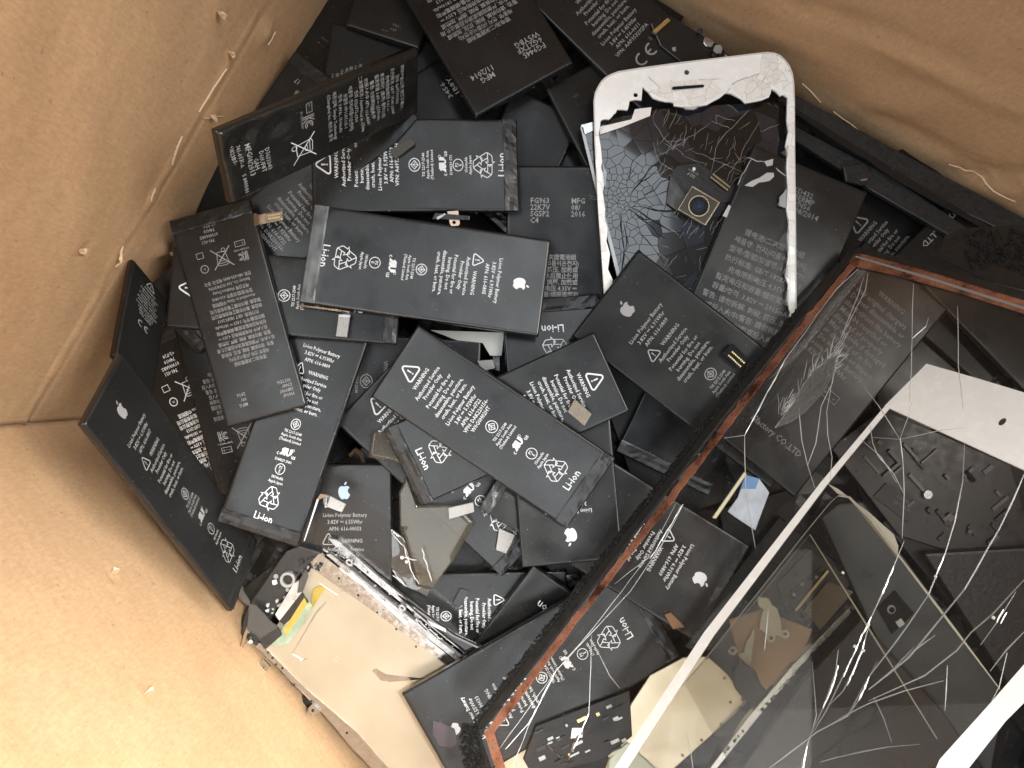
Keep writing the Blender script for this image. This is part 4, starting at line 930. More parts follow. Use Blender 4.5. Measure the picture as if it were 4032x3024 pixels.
# clear films of the lower middle
def sheet(name, label, px, mat, cat='plastic film', T=.00025, amp=.002, lift=.0018, tilt=.14):
    pl = settle(px, T, tilt, None, lift); c = pl.at(sum(p[0] for p in px) / len(px), sum(p[1] for p in px) / len(px)); o = slab('sheet', px, pl, T, mat); 
    o.name = name; o.data.name = name; tag(o, label, cat); return o, pl
def film_wave(o, amp, wl, seed):
    bm = bmesh.new(); bm.from_mesh(o.data); bm.normal_update(); bmesh.ops.delete(bm, geom=[f for f in bm.faces if f.normal.z < .5], context='FACES')
    md = o.modifiers.new('thick', 'SOLIDIFY'); md.thickness = .00012
    bmesh.ops.triangulate(bm, faces=bm.faces[:])
    bmesh.ops.subdivide_edges(bm, edges=bm.edges[:], cuts=7, use_grid_fill=True)
    for v in bm.verts: v.co.z += amp * noise.noise(Vector((v.co.x / wl, v.co.y / wl, seed)))
    for f in bm.faces: f.smooth = True
    bm.to_mesh(o.data); bm.free()
o, _ = sheet('plastic_film', 'yellowish clear film hanging below the battery end with the recycling mark', [(1600, 1880), (1640, 1990), (1800, 1990), (1870, 2060), (1790, 2200), (1700, 2320), (1640, 2310), (1575, 2080), (1570, 1940)], FILM); film_wave(o, .0012, .03, 2)
o, _ = sheet('plastic_film', 'beige translucent scrap of film behind the battery with folded black end', [(1465, 1700), (1590, 1700), (1600, 1830), (1550, 1820), (1450, 1800)], FILM); film_wave(o, .0006, .03, 3)
o, _ = sheet('plastic_film', 'clear crinkled film with sparkling torn edges left of the sideways warning text', [(1535, 2080), (1590, 2120), (1640, 2310), (1700, 2325), (1680, 2350), (1600, 2310), (1540, 2240)], FILM_T); film_wave(o, .002, .01, 4)
pl = _
ff = thing('film_scrap', 'cluster of bright slivers on the crinkled clear film', 'plastic scrap', pl.at(1590, 2220, .002))
ribbon('sliver', [subdiv(q, 12, 3) for q in ([(1540, 2095), (1560, 2120), (1590, 2150)], [(1575, 2190), (1640, 2205)], [(1545, 2245), (1600, 2310)], [(1545, 2265), (1590, 2300)], [(1590, 2150), (1620, 2250), (1650, 2300)], [(1660, 2160), (1700, 2290)])], pl, .0004, CRACK_B, ff, .002)
slab('bright_chip', circle_px(1583, 2196, 7, 6), pl, .0003, STICK, ff, .002); slab('bright_chip', circle_px(1600, 2213, 6, 6), pl, .0003, STICK, ff, .002)

# ---------------- upper rows
bat('sts1560', [(1213, 845), (1240, 495), (2045, 437), (2026, 820)], lay_old(apn='0719', vpn=('VPN: A69TA002H', ''), e='E184259 STS', L=90, W=34), 'wide battery marked E184259 STS, below the one dated 11/2014', W0=33, L0=86, ink=PRINT_W)
sp_, spp = part_thing('foam_tab', 'dark grey foam tab lying on the wide battery near its left text', 'foam tab', [(1535, 595), (1618, 538), (1637, 563), (1554, 627)], .0018, simple('dark_foam', (.06, .058, .054), .7, var=.3, scale=2500, bd=.0002))
wp, wpp = part_thing('black_wrap', 'folded glossy black foil flap under the crumpled battery', 'foil flap', [(1372, 600), (1430, 560), (1630, 445), (1648, 460), (1560, 560), (1420, 665), (1400, 672)], .0012, BLACK_G)

CRP = [(1640, 190), (1656, 440), (900, 815), (873, 522)]
bat('crumpled', CRP, None, 'crumpled shiny battery marked MFG08/2013 with a crossed bin, upper left', mat=BLACK_G, crumple=.0009, flap=False, r=.0012, fixed=lean(CRP, -.85, .53, .06))
# its own print
def conform(root, lay, L0, W0, ink, seedfun, dz): pass
bt, bp = B['crumpled']
lines = ['美国苹果公司 锂离子电池', '型号 G69TA007H', '执行标准 GB/T 18287-2000', '充电限制电压 4.3V ⎓', '新普科技 (重庆) 有限公司', '额定容量 3.8V ⎓ 1510mAh', '警告: 勿拆解刺破火中', '勿投入火中 APN: 616-0667', '二次锂电池 / Assembled in China', '전화 (02)6712-6700', '제품명: 전지(리튬이온전지)', '모델명: PP11AT115-1', '정격: 3.8Vdc, 1510mAh', '제조업체: Simplo Technology', '(Changshu) Inc. 제조국: 중국']
lay = lay_lines([(s, -2, 10 + i * 2.55, 2.1) for i, s in enumerate(lines)] + [('D3633343', 3, 73.5, 2.6), ('D60UF8T', 3, 76, 2.6), ('GAH', 3, 78.3, 2.6), ('MFG08/2013', 0, 80.6, 3.0), ('741-0135-A', -3, 84, 2.2), ('+3B23B1-', -5, 86.4, 2.2), ('5 84WHH', 9, 84, 2.2), ('ZU12011-13029', -7, 58, 1.3)], 90, 32, rec=bin_mark(6, 90 / 2 - 58.5, 12), recname='crossed_bin_symbol')
kc(lay['text'], -5, 45 - 55, 5.0); pm_box(lay['text'], -11, 45 - 54.5, 4.2, 2.4)
df = crumple_fun(_seed[0], .0009)
P = [bp.at(*p) for p in CRP]
Wm = ((P[1] - P[0]).length + (P[2] - P[3]).length) / 2; Lm = ((P[0] - P[3]).length + (P[1] - P[2]).length) / 2
for key, nm in (('text', 'printed_text'), ('rec', 'crossed_bin_symbol')):
    kq = lay[key]; vv = []
    for a, b in kq.V:
        x, y = a * .001 * Wm / .032, b * .001 * Lm / .090; x = max(-Wm / 2 + .0012, min(Wm / 2 - .0012, x)); f = min(1, min(Wm / 2 - abs(x), Lm / 2 - abs(y)) / .002)
        vv.append((x, y, df(x, y) * f + .0003))
    mesh_obj(nm, vv, kq.F, PRINT_W if key == 'rec' else PRINT_M, bt)
bat('mfg2014', [(2216, 247), (1858, 487), (1405, -380), (1763, -620)], lay_lines([('FG9445', -14, 11, 3.0, 'l'), ('6G2TXF', -14, 13.4, 3.0, 'l'), ('W5YBG', -14, 15.8, 3.0, 'l'), ('MFG', 6, 10.5, 3.0, 'l'), ('11/2014', 5, 13, 3.0, 'l')] + [(s % (() if '%s' not in s else ('1810mAh' if 'V' in s else '0805')), 0, 26 + i * 2.3, 2.0) for i, s in enumerate(ZH)] + [('LG181N Technology', 0, 64, 2.0)], 95, 38),
    'upside-down battery dated MFG 11/2014 lying across the top of the pile', ink=PRINT_M, flap=False)
# ---------------- the white front frame
out = [(2380, 1190), (2368, 1000), (2355, 825), (2341, 560), (2337, 394), (2342, 365), (2353, 341), (2366, 320), (2381, 305), (2405, 291), (2434, 280), (2520, 266), (2666, 246), (2850, 224), (2992, 207), (3025, 204), (3053, 208), (3075, 218), (3093, 235), (3110, 258), (3122, 288), (3128, 330), (3130, 394), (3131, 600), (3134, 825), (3136, 1100), (3137, 1292)]
inn = [(3112, 1312), (3105, 1270), (3112, 1230), (3098, 1180), (3104, 1120), (3092, 1085), (3104, 1010), (3100, 930), (3106, 880), (3097, 825), (3102, 740), (3097, 658), (3100, 610), (3093, 573), (3104, 516), (3098, 470), (3101, 384), (3085, 372), (3073, 378), (3056, 360), (3038, 349), (3034, 368), (3028, 382), (3000, 394), (2965, 401), (2935, 406), (2920, 390), (2898, 378), (2878, 368), (2857, 366), (2835, 385), (2809, 398), (2785, 412), (2752, 418), (2735, 430), (2700, 428), (2691, 421), (2654, 416), (2650, 402), (2620, 400), (2593, 394), (2572, 386), (2564, 378), (2552, 362), (2540, 352), (2530, 341), (2528, 370), (2526, 394), (2503, 392), (2479, 396), (2475, 420), (2471, 433), (2450, 431), (2430, 431), (2426, 443), (2418, 448), (2410, 459), (2398, 470), (2380, 468), (2365, 475), (2362, 500), (2357, 528), (2366, 580), (2371, 638), (2366, 660), (2373, 679), (2379, 720), (2374, 760), (2383, 825), (2380, 860), (2392, 900), (2388, 950), (2402, 1000), (2394, 1060), (2412, 1100), (2404, 1150), (2410, 1186)]
fpoly = out + inn
cam_hole = circle_px(2704, 285, 10, 16); spk = [(2648, 352), (2646, 346), (2651, 341), (2768, 333), (2773, 337), (2770, 343), (2655, 353)]; scw = circle_px(2503, 374, 9, 12)
pl = settle([(2337, 394), (2434, 280), (3053, 208), (3131, 394), (3137, 1292), (3090, 1292), (3090, 420), (2400, 480), (2410, 1186), (2380, 1190)], .0012, .03)
wf = thing('phone_front_frame', 'broken white phone front frame with jagged cracked glass, open in the middle', 'phone frame', pl.at(2740, 700))
slab('white_bezel', fpoly, pl, .0012, WHITE, wf, 0, holes=[cam_hole[::-1], spk[::-1], scw[::-1]])
slab('front_camera', cam_hole, pl, .0004, SLATE, wf, -.0003)
slab('earpiece_slot', spk, pl, .0003, GAP, wf, .0013)
slab('rim', [(x, y) for x, y in out] + [(x + (4 if x < 2700 else -4), y + (5 if y < 1150 else 0)) for x, y in reversed(out)], pl, .0018, simple('ivory_rim', (.62, .58, .54), .3), wf, .0004)
# cracked white plates along the broken rim: voronoi pieces in four zones
random.seed(31)
def zone(poly, n, mn, mats, parent, pl, gap=1.2, h=(.0002, .0006), tl=.05, name='glass_shard'):
    xs_ = [p[0] for p in poly]; ys_ = [p[1] for p in poly]; ss = []; tr = 0
    while len(ss) < n and tr < 4000:
        tr += 1; p = (random.uniform(min(xs_), max(xs_)), random.uniform(min(ys_), max(ys_)))
        if all(math.hypot(p[0] - s[0], p[1] - s[1]) > mn for s in ss): ss.append(p)
    for p in ss:
        q_ = list(poly)
        for q in ss:
            if q is p: continue
            dx, dy = q[0] - p[0], q[1] - p[1]; D = math.hypot(dx, dy); q_ = clip_half(q_, dx, dy, (dx * (p[0] + q[0]) + dy * (p[1] + q[1])) / 2 - D * gap / 2)
            if len(q_) < 3: break
        if len(q_) < 3 or abs(area(q_)) < 60: continue
        cc = pl.at(*p); ta, tb = random.gauss(0, tl), random.gauss(0, tl); sh = Plane(cc.z - (pl.a + ta) * cc.x - (pl.b + tb) * cc.y, pl.a + ta, pl.b + tb)
        slab(name, q_, sh, .0005, random.choice(mats), parent, random.uniform(*h))
zone([(2560, 362), (2640, 322), (2800, 312), (2850, 362), (2752, 414), (2660, 410)], 20, 24, [WHITE_S], wf, pl)
zone([(2870, 340), (2960, 300), (3035, 330), (3028, 378), (2940, 398)], 12, 26, [WHITE_S], wf, pl)
zone([(3000, 212), (3050, 210), (3120, 300), (3124, 370), (3060, 350), (2990, 290)], 22, 20, [WHITE_S, WHITE], wf, pl)
zone([(3104, 400), (3128, 400), (3131, 1285), (3116, 1285), (3106, 900)], 26, 24, [WHITE_S, WHITE], wf, pl, tl=.03)
zone([(2339, 500), (2358, 540), (2374, 760), (2402, 1175), (2382, 1185), (2356, 825)], 22, 24, [WHITE_S, WHITE], wf, pl, tl=.03)
for q in ([(3104, 570), (3100, 620), (3075, 600), (3092, 590)], [(3098, 740), (3096, 820), (3068, 810), (3070, 775), (3085, 760)], [(3105, 900), (3104, 990), (3058, 960), (3080, 930)], [(3104, 1040), (3104, 1095), (3082, 1075)], [(3106, 1140), (3108, 1210), (3090, 1200), (3092, 1160)], [(2374, 640), (2390, 680), (2384, 740), (2376, 720)], [(2691, 421), (2752, 418), (2748, 431), (2700, 433)], [(2404, 1100), (2418, 1120), (2408, 1160)]):
    slab('clear_shard', q, pl, .0006, PANEL_IN if len(q) > 4 else FILM_T, wf, .0008)
ribbon('crack_lines', [subdiv(q, 16, 2) for q in ([(2560, 360), (2650, 330), (2720, 318), (2840, 310)], [(2990, 290), (2950, 330), (2930, 395)], [(3060, 215), (3020, 290), (2985, 360)], [(3118, 270), (3050, 320), (3000, 335)], [(2860, 365), (2900, 320), (2990, 290)], [(2552, 300), (2600, 345)], [(2640, 315), (2700, 380)])], pl, .0003, simple('grey_crack', (.45, .44, .42), .4), wf, .0002, stuff=True)

# ---------------- the logo battery right of centre
bat('logo0809', [(2252, 1321), (2515, 983), (3300, 1590), (3037, 1928)], lay_front(v='0809', L=95), 'dark battery right of centre with a big bitten-fruit logo at its upper left corner', tilt=.03, ink=PRINT_M, flap=False, mat=BLACK_D, r=.001)
r_, p_ = B['logo0809']
PD = pad(r_, p_, [(2876, 1356), (2888, 1352), (2946, 1412), (2940, 1425), (2914, 1450), (2900, 1440), (2846, 1391)], BLACKGL, .0032, .0016)
for i in range(8):
    for s in (0, 14): x, y = 2870 + i * 6.5 + s, 1396 + i * 6.0 - s; rebase(slab('pin', [(x, y), (x + 4, y + 4), (x + 1, y + 8), (x - 3, y + 4)], p_, .0003, GOLDP, None, .0036), r_).parent = PD
rebase(slab('metal_bar', [(2960, 1432), (2970, 1440), (2925, 1492), (2916, 1484)], p_, .001, CHROME, None, .0016), r_)
bat('pairwarn', [(2339, 1303), (2475, 1613), (1656, 2002), (1520, 1692)], lay_old(apn='0613', wh='5.45', L=90), 'battery passing under the long diagonal one, warning triangle beside a brown foam block', W0=32, L0=90, ink=PRINT_W)
r_, p_ = B['pairwarn']
pad(r_, p_, [(2263, 1572), (2330, 1630), (2302, 1678), (2235, 1622)], FOAM_D, .0052, .0036, 'foam_block')

# ---------------- top of the pile, left half
bat('tall0809', [(1152, 1135), (1457, 1262), (1186, 2172), (889, 2047)], lay_front(v='0809', e='E184259 SNH', L=95), 'tall battery marked E184259 SNH in the lower left of the pile', ink=PRINT_W, flapmat=BLACK)
r_, p_ = B['tall0809']
pad(r_, p_, [(1300, 1953), (1362, 1985), (1346, 2018), (1285, 1995)], FOAM, .0012, .0014, flexpx=[((1196, 2130, -.001), (1200, 2130, -.001)), ((1248, 1965, .0), (1255, 1968, .0)), ((1262, 1944, .001), (1272, 1960, .001)), ((1285, 1948, .0018), (1278, 2000, .0018)), ((1305, 1955, .001), (1290, 1998, .001))])
bat('a69', [(650, 1290), (680, 975), (1590, 1040), (1555, 1352)], lay_old(apn='0719', vpn=('VPN: A69TA005H', ''), L=90), 'battery reading A69TA005H behind the central one with a silver sealed end', W0=32, L0=90, ink=PRINT_W)
bat('codecell', [(1200, 1582), (885, 1702), (672, 862), (985, 790)], lay_back(), 'long battery covered in Chinese print dated MFG 09/2016, left of centre', ink=PRINT_M)
r_, p_ = B['codecell']
PD = pad(r_, p_, [(1040, 842), (1112, 830), (1112, 866), (1044, 880)], CHROME, .0008, .0008, flexpx=[((985, 800, -.001), (992, 880, -.001)), ((1000, 838, .0), (1002, 890, .0)), ((1020, 846, .001), (1022, 884, .001)), ((1045, 840, .001), (1048, 880, .001))])
for i in range(7):
    for s in (0, 12): x, y = 1055 + i * 7, 846 - i * 1.2 + s; rebase(slab('pin', [(x, y), (x + 4, y), (x + 4, y + 5), (x, y + 5)], p_, .0003, GOLDP, None, .0011), r_).parent = PD
bat('centre', [(2184, 923), (2112, 1316), (1171, 1194), (1247, 828)], lay_front(v='0805', L=95), 'central battery reading 616-0805 with a light bar at its left end, topmost in the pile', ink=PRINT_W, mat=battery_mat('satin_black_foil', (.0120, .0124, .0124), .22, spec=.75), T=.004, flapmat=simple('sheen_seal_strip', (.11, .12, .125), .28, var=.4, scale=90), r=.001)  # seal strip coloured grey to stand for its glossy reflection
r_, p_ = B['centre']
pad(r_, p_, [(1332, 1248), (1377, 1252), (1366, 1328), (1322, 1324)], FOAM, -.0005, .0012, flexpx=[((1175, 1200, -.0012), (1175, 1206, -.0018)), ((1330, 1218, -.0012), (1330, 1226, -.0018)), ((1376, 1226, -.0006), (1374, 1232, -.001)), ((1380, 1240, -.0006), (1334, 1238, -.0006)), ((1377, 1254, -.0008), (1332, 1250, -.0008))], flexmat=STEEL)
bat('diagonal', [(1488, 1553), (1630, 1268), (2424, 1808), (2213, 2094)], lay_old(L=90), 'long diagonal battery reading DAK220156 crossing the middle of the pile', W0=33, L0=90, ink=PRINT_W, T=.004)

# loose connectors (each belongs to a battery whose body lies under others)
def loose(label, px, mat, T=.0016, lift=.0004, name='connector_tab', holes=(), bevel=.0002):
    pl = settle(px, T, .2, None, lift); o = slab(name, px, pl, T, mat, None, 0, holes); tag(o, label, 'connector'); 
    if bevel: md = o.modifiers.new('bevel', 'BEVEL'); md.width = bevel; md.segments = 2
    return o, pl
loose('silver connector tab standing below the folded battery end in the middle', [(1765, 2000), (1863, 1978), (1867, 2016), (1768, 2045)], FOAM)
loose('speckled silver tab on the battery end between film and logo battery', [(1965, 2080), (2028, 2108), (1993, 2181), (1952, 2165)], FOAM)
ribbon_root = None
loose('gold-pinned black connector on the sideways warning text', [(1812, 2318), (1845, 2330), (1812, 2392), (1780, 2380)], BLACKGL)
loose('bent shiny steel clip below the logo battery near the copper edge', [(2225, 2265), (2276, 2259), (2292, 2297), (2244, 2322)], CHROME)
loose('pink-beige tab with a small hole above the central battery', [(1760, 832), (1804, 829), (1811, 880), (1805, 888), (1778, 890), (1772, 884)], simple('pink_beige_tab', (.62, .50, .42), .4), .0008, .003, holes=[circle_px(1788, 875, 7, 12)[::-1]])
loose('crinkled silver connector in the gap right of the diagonal battery', [(1877, 1420), (1940, 1416), (1950, 1450), (1900, 1462)], FOAM)
loose('curved chrome clip beside the crinkled connector in the gap', [(1940, 1395), (1968, 1392), (1968, 1462), (1944, 1458)], CHROME)
loose('small black and steel plug sticking out at the top of the left wall', [(1176, 55), (1186, 35), (1222, 50), (1212, 95), (1196, 92), (1192, 76)], BLACKP, lift=.004)
# pale board seen in the gap
o, _ = sheet('pale_plate', 'pale plate glimpsed in the gap under the central battery', [(1695, 1300), (1985, 1310), (1975, 1400), (1930, 1400), (1900, 1350), (1800, 1340)], simple('pale_paper', (.50, .50, .46), .5), 'plate', T=.0006, lift=0)

random.seed(14)
for lab, px, m in (('curled orange-black flex strip in the gap beside the pale blue logo battery', [(1370, 1790), (1400, 1760), (1432, 1782), (1440, 1830), (1425, 1832), (1415, 1795), (1398, 1782), (1380, 1802)], ORANGE),
                   ('thin black flex strip in the gap above the central battery', [(1700, 862), (1712, 838), (1850, 850), (1848, 866)], FLEX),
                   ('narrow chrome strip in the gap right of the pink-beige tab', [(1716, 856), (1752, 838), (1756, 846), (1722, 866)], STEEL),
                   ('black flex strip left of the leaning wall battery end', [(1160, 2190), (1180, 2180), (1205, 2260), (1190, 2266)], FLEXG)):
    o_, q_ = part_thing('flex_strip', lab, 'flex cable', px, .0005, m, .2)
# ---------------- the white front frame, under the copper edge
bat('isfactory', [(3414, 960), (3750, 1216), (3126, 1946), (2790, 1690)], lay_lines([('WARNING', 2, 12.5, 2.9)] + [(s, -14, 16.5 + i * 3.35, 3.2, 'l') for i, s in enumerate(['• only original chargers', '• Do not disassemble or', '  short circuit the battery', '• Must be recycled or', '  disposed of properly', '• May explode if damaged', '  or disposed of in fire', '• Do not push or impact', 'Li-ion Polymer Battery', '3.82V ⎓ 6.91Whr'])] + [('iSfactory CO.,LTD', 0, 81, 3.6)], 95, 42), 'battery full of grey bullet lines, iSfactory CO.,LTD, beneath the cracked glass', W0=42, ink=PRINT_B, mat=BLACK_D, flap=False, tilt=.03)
r_, p_ = B['isfactory']; ik = Ink(); pse(ik, -4, -5, 2.8); pm_box(ik, 6, -8.5, 8, 3.4)
V = [(a * .001, b * .001, .0005) for a, b in ik.V]; mesh_obj('printed_text', V, ik.F, PRINT_B, r_)

# ---------------- things lying lower right, seen through the glass
gp, pl = part_thing('gold_plate', 'pale gold metal plate with rivet dots under the glass at the bottom', 'metal plate', [(2690, 2590), (2785, 2585), (2870, 2660), (2948, 2764), (2640, 3040), (2380, 3040), (2440, 2860), (2480, 2780), (2560, 2660)], .001, GOLD, .05, pname='plate')
for x, y in ((2783, 2590), (2853, 2671), (2923, 2754), (2917, 2788), (2876, 2765), (2839, 2852), (2763, 2915), (2688, 2975)): slab('rivet', circle_px(x, y, 6, 10), pl, .0003, simple('brass_rivet', (.16, .12, .07), .3, .8) if x == 2783 else bpy.data.materials['brass_rivet'], gp, .0003)
gp2, pl = part_thing('gold_plate', 'smaller dim gold plate at the bottom right of the riveted one', 'metal plate', [(3056, 2845), (3154, 2894), (3010, 3060), (2900, 3060)], .001, GOLD, .05, pname='plate')
for x, y in ((3070, 2865), (3030, 2880), (3058, 2908), (2985, 2960)): slab('rivet', circle_px(x, y, 5, 8), pl, .0003, bpy.data.materials['brass_rivet'], gp2, .0003)
gp3, pl = part_thing('gold_plate', 'cream coloured torn plate at the bottom inside the copper corner', 'metal plate', [(1965, 3015), (2054, 2949), (2111, 2943), (2120, 2965), (2080, 3060), (1975, 3060)], .001, GOLD, .05, pname='plate')
gp4, pl = part_thing('green_plate', 'pale green plate with round dimples at the very bottom edge', 'plastic plate', [(2400, 2990), (2470, 2925), (2600, 3050), (2390, 3060)], .001, simple('pale_green', (.52, .60, .52), .4), .05, pname='plate')
for x, y in ((2484, 2971), (2452, 3006)): slab('dimple', circle_px(x, y, 10, 12), pl, .0003, SPEC, gp4, .0004)
gp5, pl = part_thing('cream_clip', 'cream bracket leaning at the bottom beside the white sticker', 'bracket', [(2360, 2950), (2400, 2905), (2450, 2920), (2440, 2960), (2400, 2985)], .001, CREAM)
gp6, pl = part_thing('black_chip_board', 'black board with a white square sticker at the bottom', 'circuit board', [(2110, 2860), (2480, 2720), (2490, 2900), (2380, 2990), (2100, 3060), (2060, 2990)], .0015, BLACKP)
random.seed(62)
for i in range(40):
    x, y = random.uniform(2120, 2460), random.uniform(2740, 3000)
    if y < 2880 - (x - 2110) * .36 or y > 3000 - max(0, x - 2380) * .8 or 2235 < x < 2310 and 2850 < y < 2920: continue
    a = -.45; w_, h_ = random.uniform(4, 22), random.uniform(3, 8); co, si = math.cos(a), math.sin(a)
    slab('chip', [(x + u * w_ * co - v * h_ * si, y + u * w_ * si + v * h_ * co) for u, v in ((-1, -1), (1, -1), (1, 1), (-1, 1))], pl, .0006, random.choice([BLACKGL, SLATE, STEEL, BLACKP, GOLDP, PANEL_IN]), gp6, random.uniform(.0003, .0008))
slab('sticker', [(2253, 2867), (2296, 2866), (2293, 2904), (2247, 2908)], pl, .0002, STICK, gp6, .0003)
ribbon('wire', [subdiv(q, 20, 3) for q in ([(2240, 2990), (2260, 2920), (2300, 2880)], [(2150, 2930), (2210, 2990)], [(2195, 3010), (2260, 3000)])], pl, .0006, STEEL, gp6, .0006)
bk, pl = part_thing('copper_sheet', 'tan metallic back sheet under the white brackets, seen through the glass', 'metal sheet', [(2870, 2440), (3000, 2400), (3200, 2480), (3150, 2600), (3000, 2740), (2920, 2640)], .0008, simple('tan_metal_sheet', (.36, .24, .13), .4, .5, var=.2, scale=40), .05, pname='sheet')
darkshape, pl = part_thing('grey_shell', 'slate grey phone shell under the clear glass sheets at the right', 'phone shell', [(3235, 2040), (3300, 1985), (3400, 1975), (3960, 2740), (3900, 3060), (3700, 3060)], .004, SLATE, .06, bevel=.001)
slab('camera_window', [(3455, 2396), (3525, 2326), (3600, 2415), (3512, 2497)], pl, .0006, BLACKGL, darkshape, .0008)
slab('lens_glass', circle_px(3510, 2400, 17, 16), pl, .0004, simple('grey_glint', (.25, .28, .28), .2), darkshape, .0012, holes=[circle_px(3512, 2402, 12, 16)[::-1]])
slab('flash', circle_px(3545, 2453, 19, 4, rot=.2), pl, .0004, simple('pale_flash', (.45, .50, .46), .4), darkshape, .0012)
pcb, pl = part_thing('circuit_board', 'dark circuit board with a coded label and chips under the glass at the right', 'circuit board', [(3270, 1760), (3480, 1610), (3980, 1830), (4100, 2250), (3700, 2160), (3540, 2110)], .0015, simple('dark_board', (.012, .010, .009), .35, var=.4, scale=200), .06)
slab('label', [(3440, 1955), (3490, 1900), (3650, 1990), (3580, 2060)], pl, .0004, simple('dark_label', (.02, .02, .02), .5), pcb, .0006)
ik = Ink(); ik.text('F1K4M56', 0, 0, 2.0); ik.text('J8FTQGLK', .5, -2.6, 2.0); ink_on('printed_text', ik, pl, 3560, 1970, math.radians(-30), PRINT_D, pcb, .0009)
random.seed(5)
for i in range(46):
    x, y = random.uniform(3320, 3960), random.uniform(1720, 2150)
    if y > 1760 + (x - 3270) * .9 or y < 1620 + (x - 3480) * .5: continue
    a = random.choice((.85, -.7)); w_, h_ = random.uniform(6, 46), random.uniform(3, 9); co, si = math.cos(a), math.sin(a)
    slab('chip', [(x + u * w_ * co - v * h_ * si, y + u * w_ * si + v * h_ * co) for u, v in ((-1, -1), (1, -1), (1, 1), (-1, 1))], pl, .0008, random.choice([BLACKP, BLACKP, SLATE, simple('tin_shield', (.10, .09, .08), .4, .6), GAP]), pcb, random.uniform(.0006, .0014))
slab('screw', circle_px(3655, 1948, 17, 14), pl, .0012, STEEL, pcb, .0018)
pcb2, pl = part_thing('circuit_board', 'narrow circuit board with tin shields right of the cream brackets', 'circuit board', [(3060, 2300), (3190, 2160), (3360, 2290), (3210, 2470), (3100, 2420)], .0015, bpy.data.materials['dark_board'], .08)
slab('tin_shield', [(3170, 2400), (3260, 2290), (3360, 2330), (3230, 2480)], pl, .0008, simple('olive_tin', (.13, .11, .075), .35, .7), pcb2, .001)
for i in range(20):
    t = i / 19; x, y = 3120 + (t % .5) * 240, 2330 - (t % .5) * 190 + (18 if t > .5 else 0); slab('contact', circle_px(x, y, 7, 5), pl, .0006, random.choice([STEEL, BLACKP, GAP]), pcb2, .001)
slab('gold_bar', [(3130, 2400), (3136, 2408), (3265, 2250), (3258, 2244)], pl, .0006, GOLDP, pcb2, .001)
# brackets
def bracket(label, body, rings):
    px = body; root, pl = part_thing('cream_bracket', label, 'bracket', px, .0012, CREAM, .06, pname='plate')
    for x, y in rings: slab('screw_eye', circle_px(x, y, 17, 18), pl, .0012, CREAM, root, .0002, holes=[circle_px(x, y, 8, 14)[::-1]])
    return root
bracket('wider cream bracket with two screw eyes under the glass', [(2985, 2352), (3028, 2356), (3042, 2384), (3062, 2397), (3078, 2455), (3080, 2495), (3092, 2500), (3090, 2510), (3052, 2505), (3020, 2500), (2988, 2475), (3003, 2400), (2985, 2385)], [(3036, 2512), (3091, 2497)])
bracket('slim cream bracket with one screw eye left of the wider bracket', [(2963, 2478), (2970, 2480), (2972, 2500), (2965, 2550), (2958, 2620), (2935, 2612), (2905, 2582), (2910, 2570), (2928, 2570), (2938, 2530), (2955, 2505)], [(2886, 2563)])
dk, pl = part_thing('black_pouch', 'crumpled black pouch piece below the slim cream bracket', 'plastic scrap', [(2885, 2640), (2920, 2610), (2975, 2640), (3000, 2700), (3060, 2760), (2960, 2790), (2900, 2720)], .003, BLACKP, bevel=.001)
mf, pl = part_thing('steel_rail', 'long bright steel phone rail running to the bottom under the glass', 'phone frame', [(3355, 2380), (3370, 2395), (3140, 2640), (2960, 2860), (2815, 3040), (2785, 3040), (2950, 2820), (3120, 2620)], .0035, CHROME, .05, pname='rail')
for i in range(26):
    t = random.random(); x, y = 3360 - 560 * t, 2390 + 630 * t; s = random.uniform(5, 14); slab('notch', [(x, y), (x + s * .7, y - s * .8), (x + s * .7 + 5, y - s * .8 + 4), (x + 5, y + 4)], pl, .0004, random.choice([BLACKP, GAP, STEEL]), mf, .0006)
df_, pl = part_thing('dark_phone_shell', 'dark brown-black phone shell filling the bottom right under the glass', 'phone shell', [(3390, 2440), (3700, 2780), (3900, 3060), (2900, 3060), (3150, 2700)], .004, simple('brown_black_shell', (.018, .013, .011), .3), .06, bevel=.001)
dg_, pl = part_thing('dark_phone_shell', 'black phone shell at the right edge behind the circuit board', 'phone shell', [(3640, 2180), (4150, 2150), (4200, 2700), (4000, 2740)], .004, BLACKP, .06, bevel=.001)
b_, pl = part_thing('blue_film_scrap', 'folded blue-white film scrap in the gap above the under-glass logo battery', 'plastic scrap', [(2935, 1870), (2990, 1885), (3030, 1940), (2985, 2060), (2975, 2090), (2900, 2040), (2865, 2015), (2905, 1960)], .0006, BLUEF, .2)
slab('blue_patch', [(2935, 1872), (2990, 1884), (2975, 1925), (2918, 1925)], pl, .0002, simple('blue_print', (.12, .25, .48), .3), b_, .0003)
c_, pl = part_thing('gold_edge_strip', 'thin pale yellow strip left of the blue-white film scrap', 'metal strip', [(2930, 1858), (2942, 1868), (2820, 2045), (2803, 2040)], .0012, simple('pale_gold_strip', (.55, .52, .35), .35, .4), .2)
of_, pl = part_thing('orange_flex_scrap', 'scrap of orange flex in the gap under the logo battery corner', 'flex cable', [(2615, 2420), (2640, 2410), (2700, 2470), (2650, 2480)], .0006, ORANGE, .2)

# ---------------- glass sheets leaning over the right side
SL = Plane(0.0)
g = Vector((.736, -.677)) * 1.48
def steep(px, py, z, k=1.0):
    c = Plane(z).at(px, py); a, b = g.x * k, g.y * k; return Plane(z - a * c.x - b * c.y, a, b)
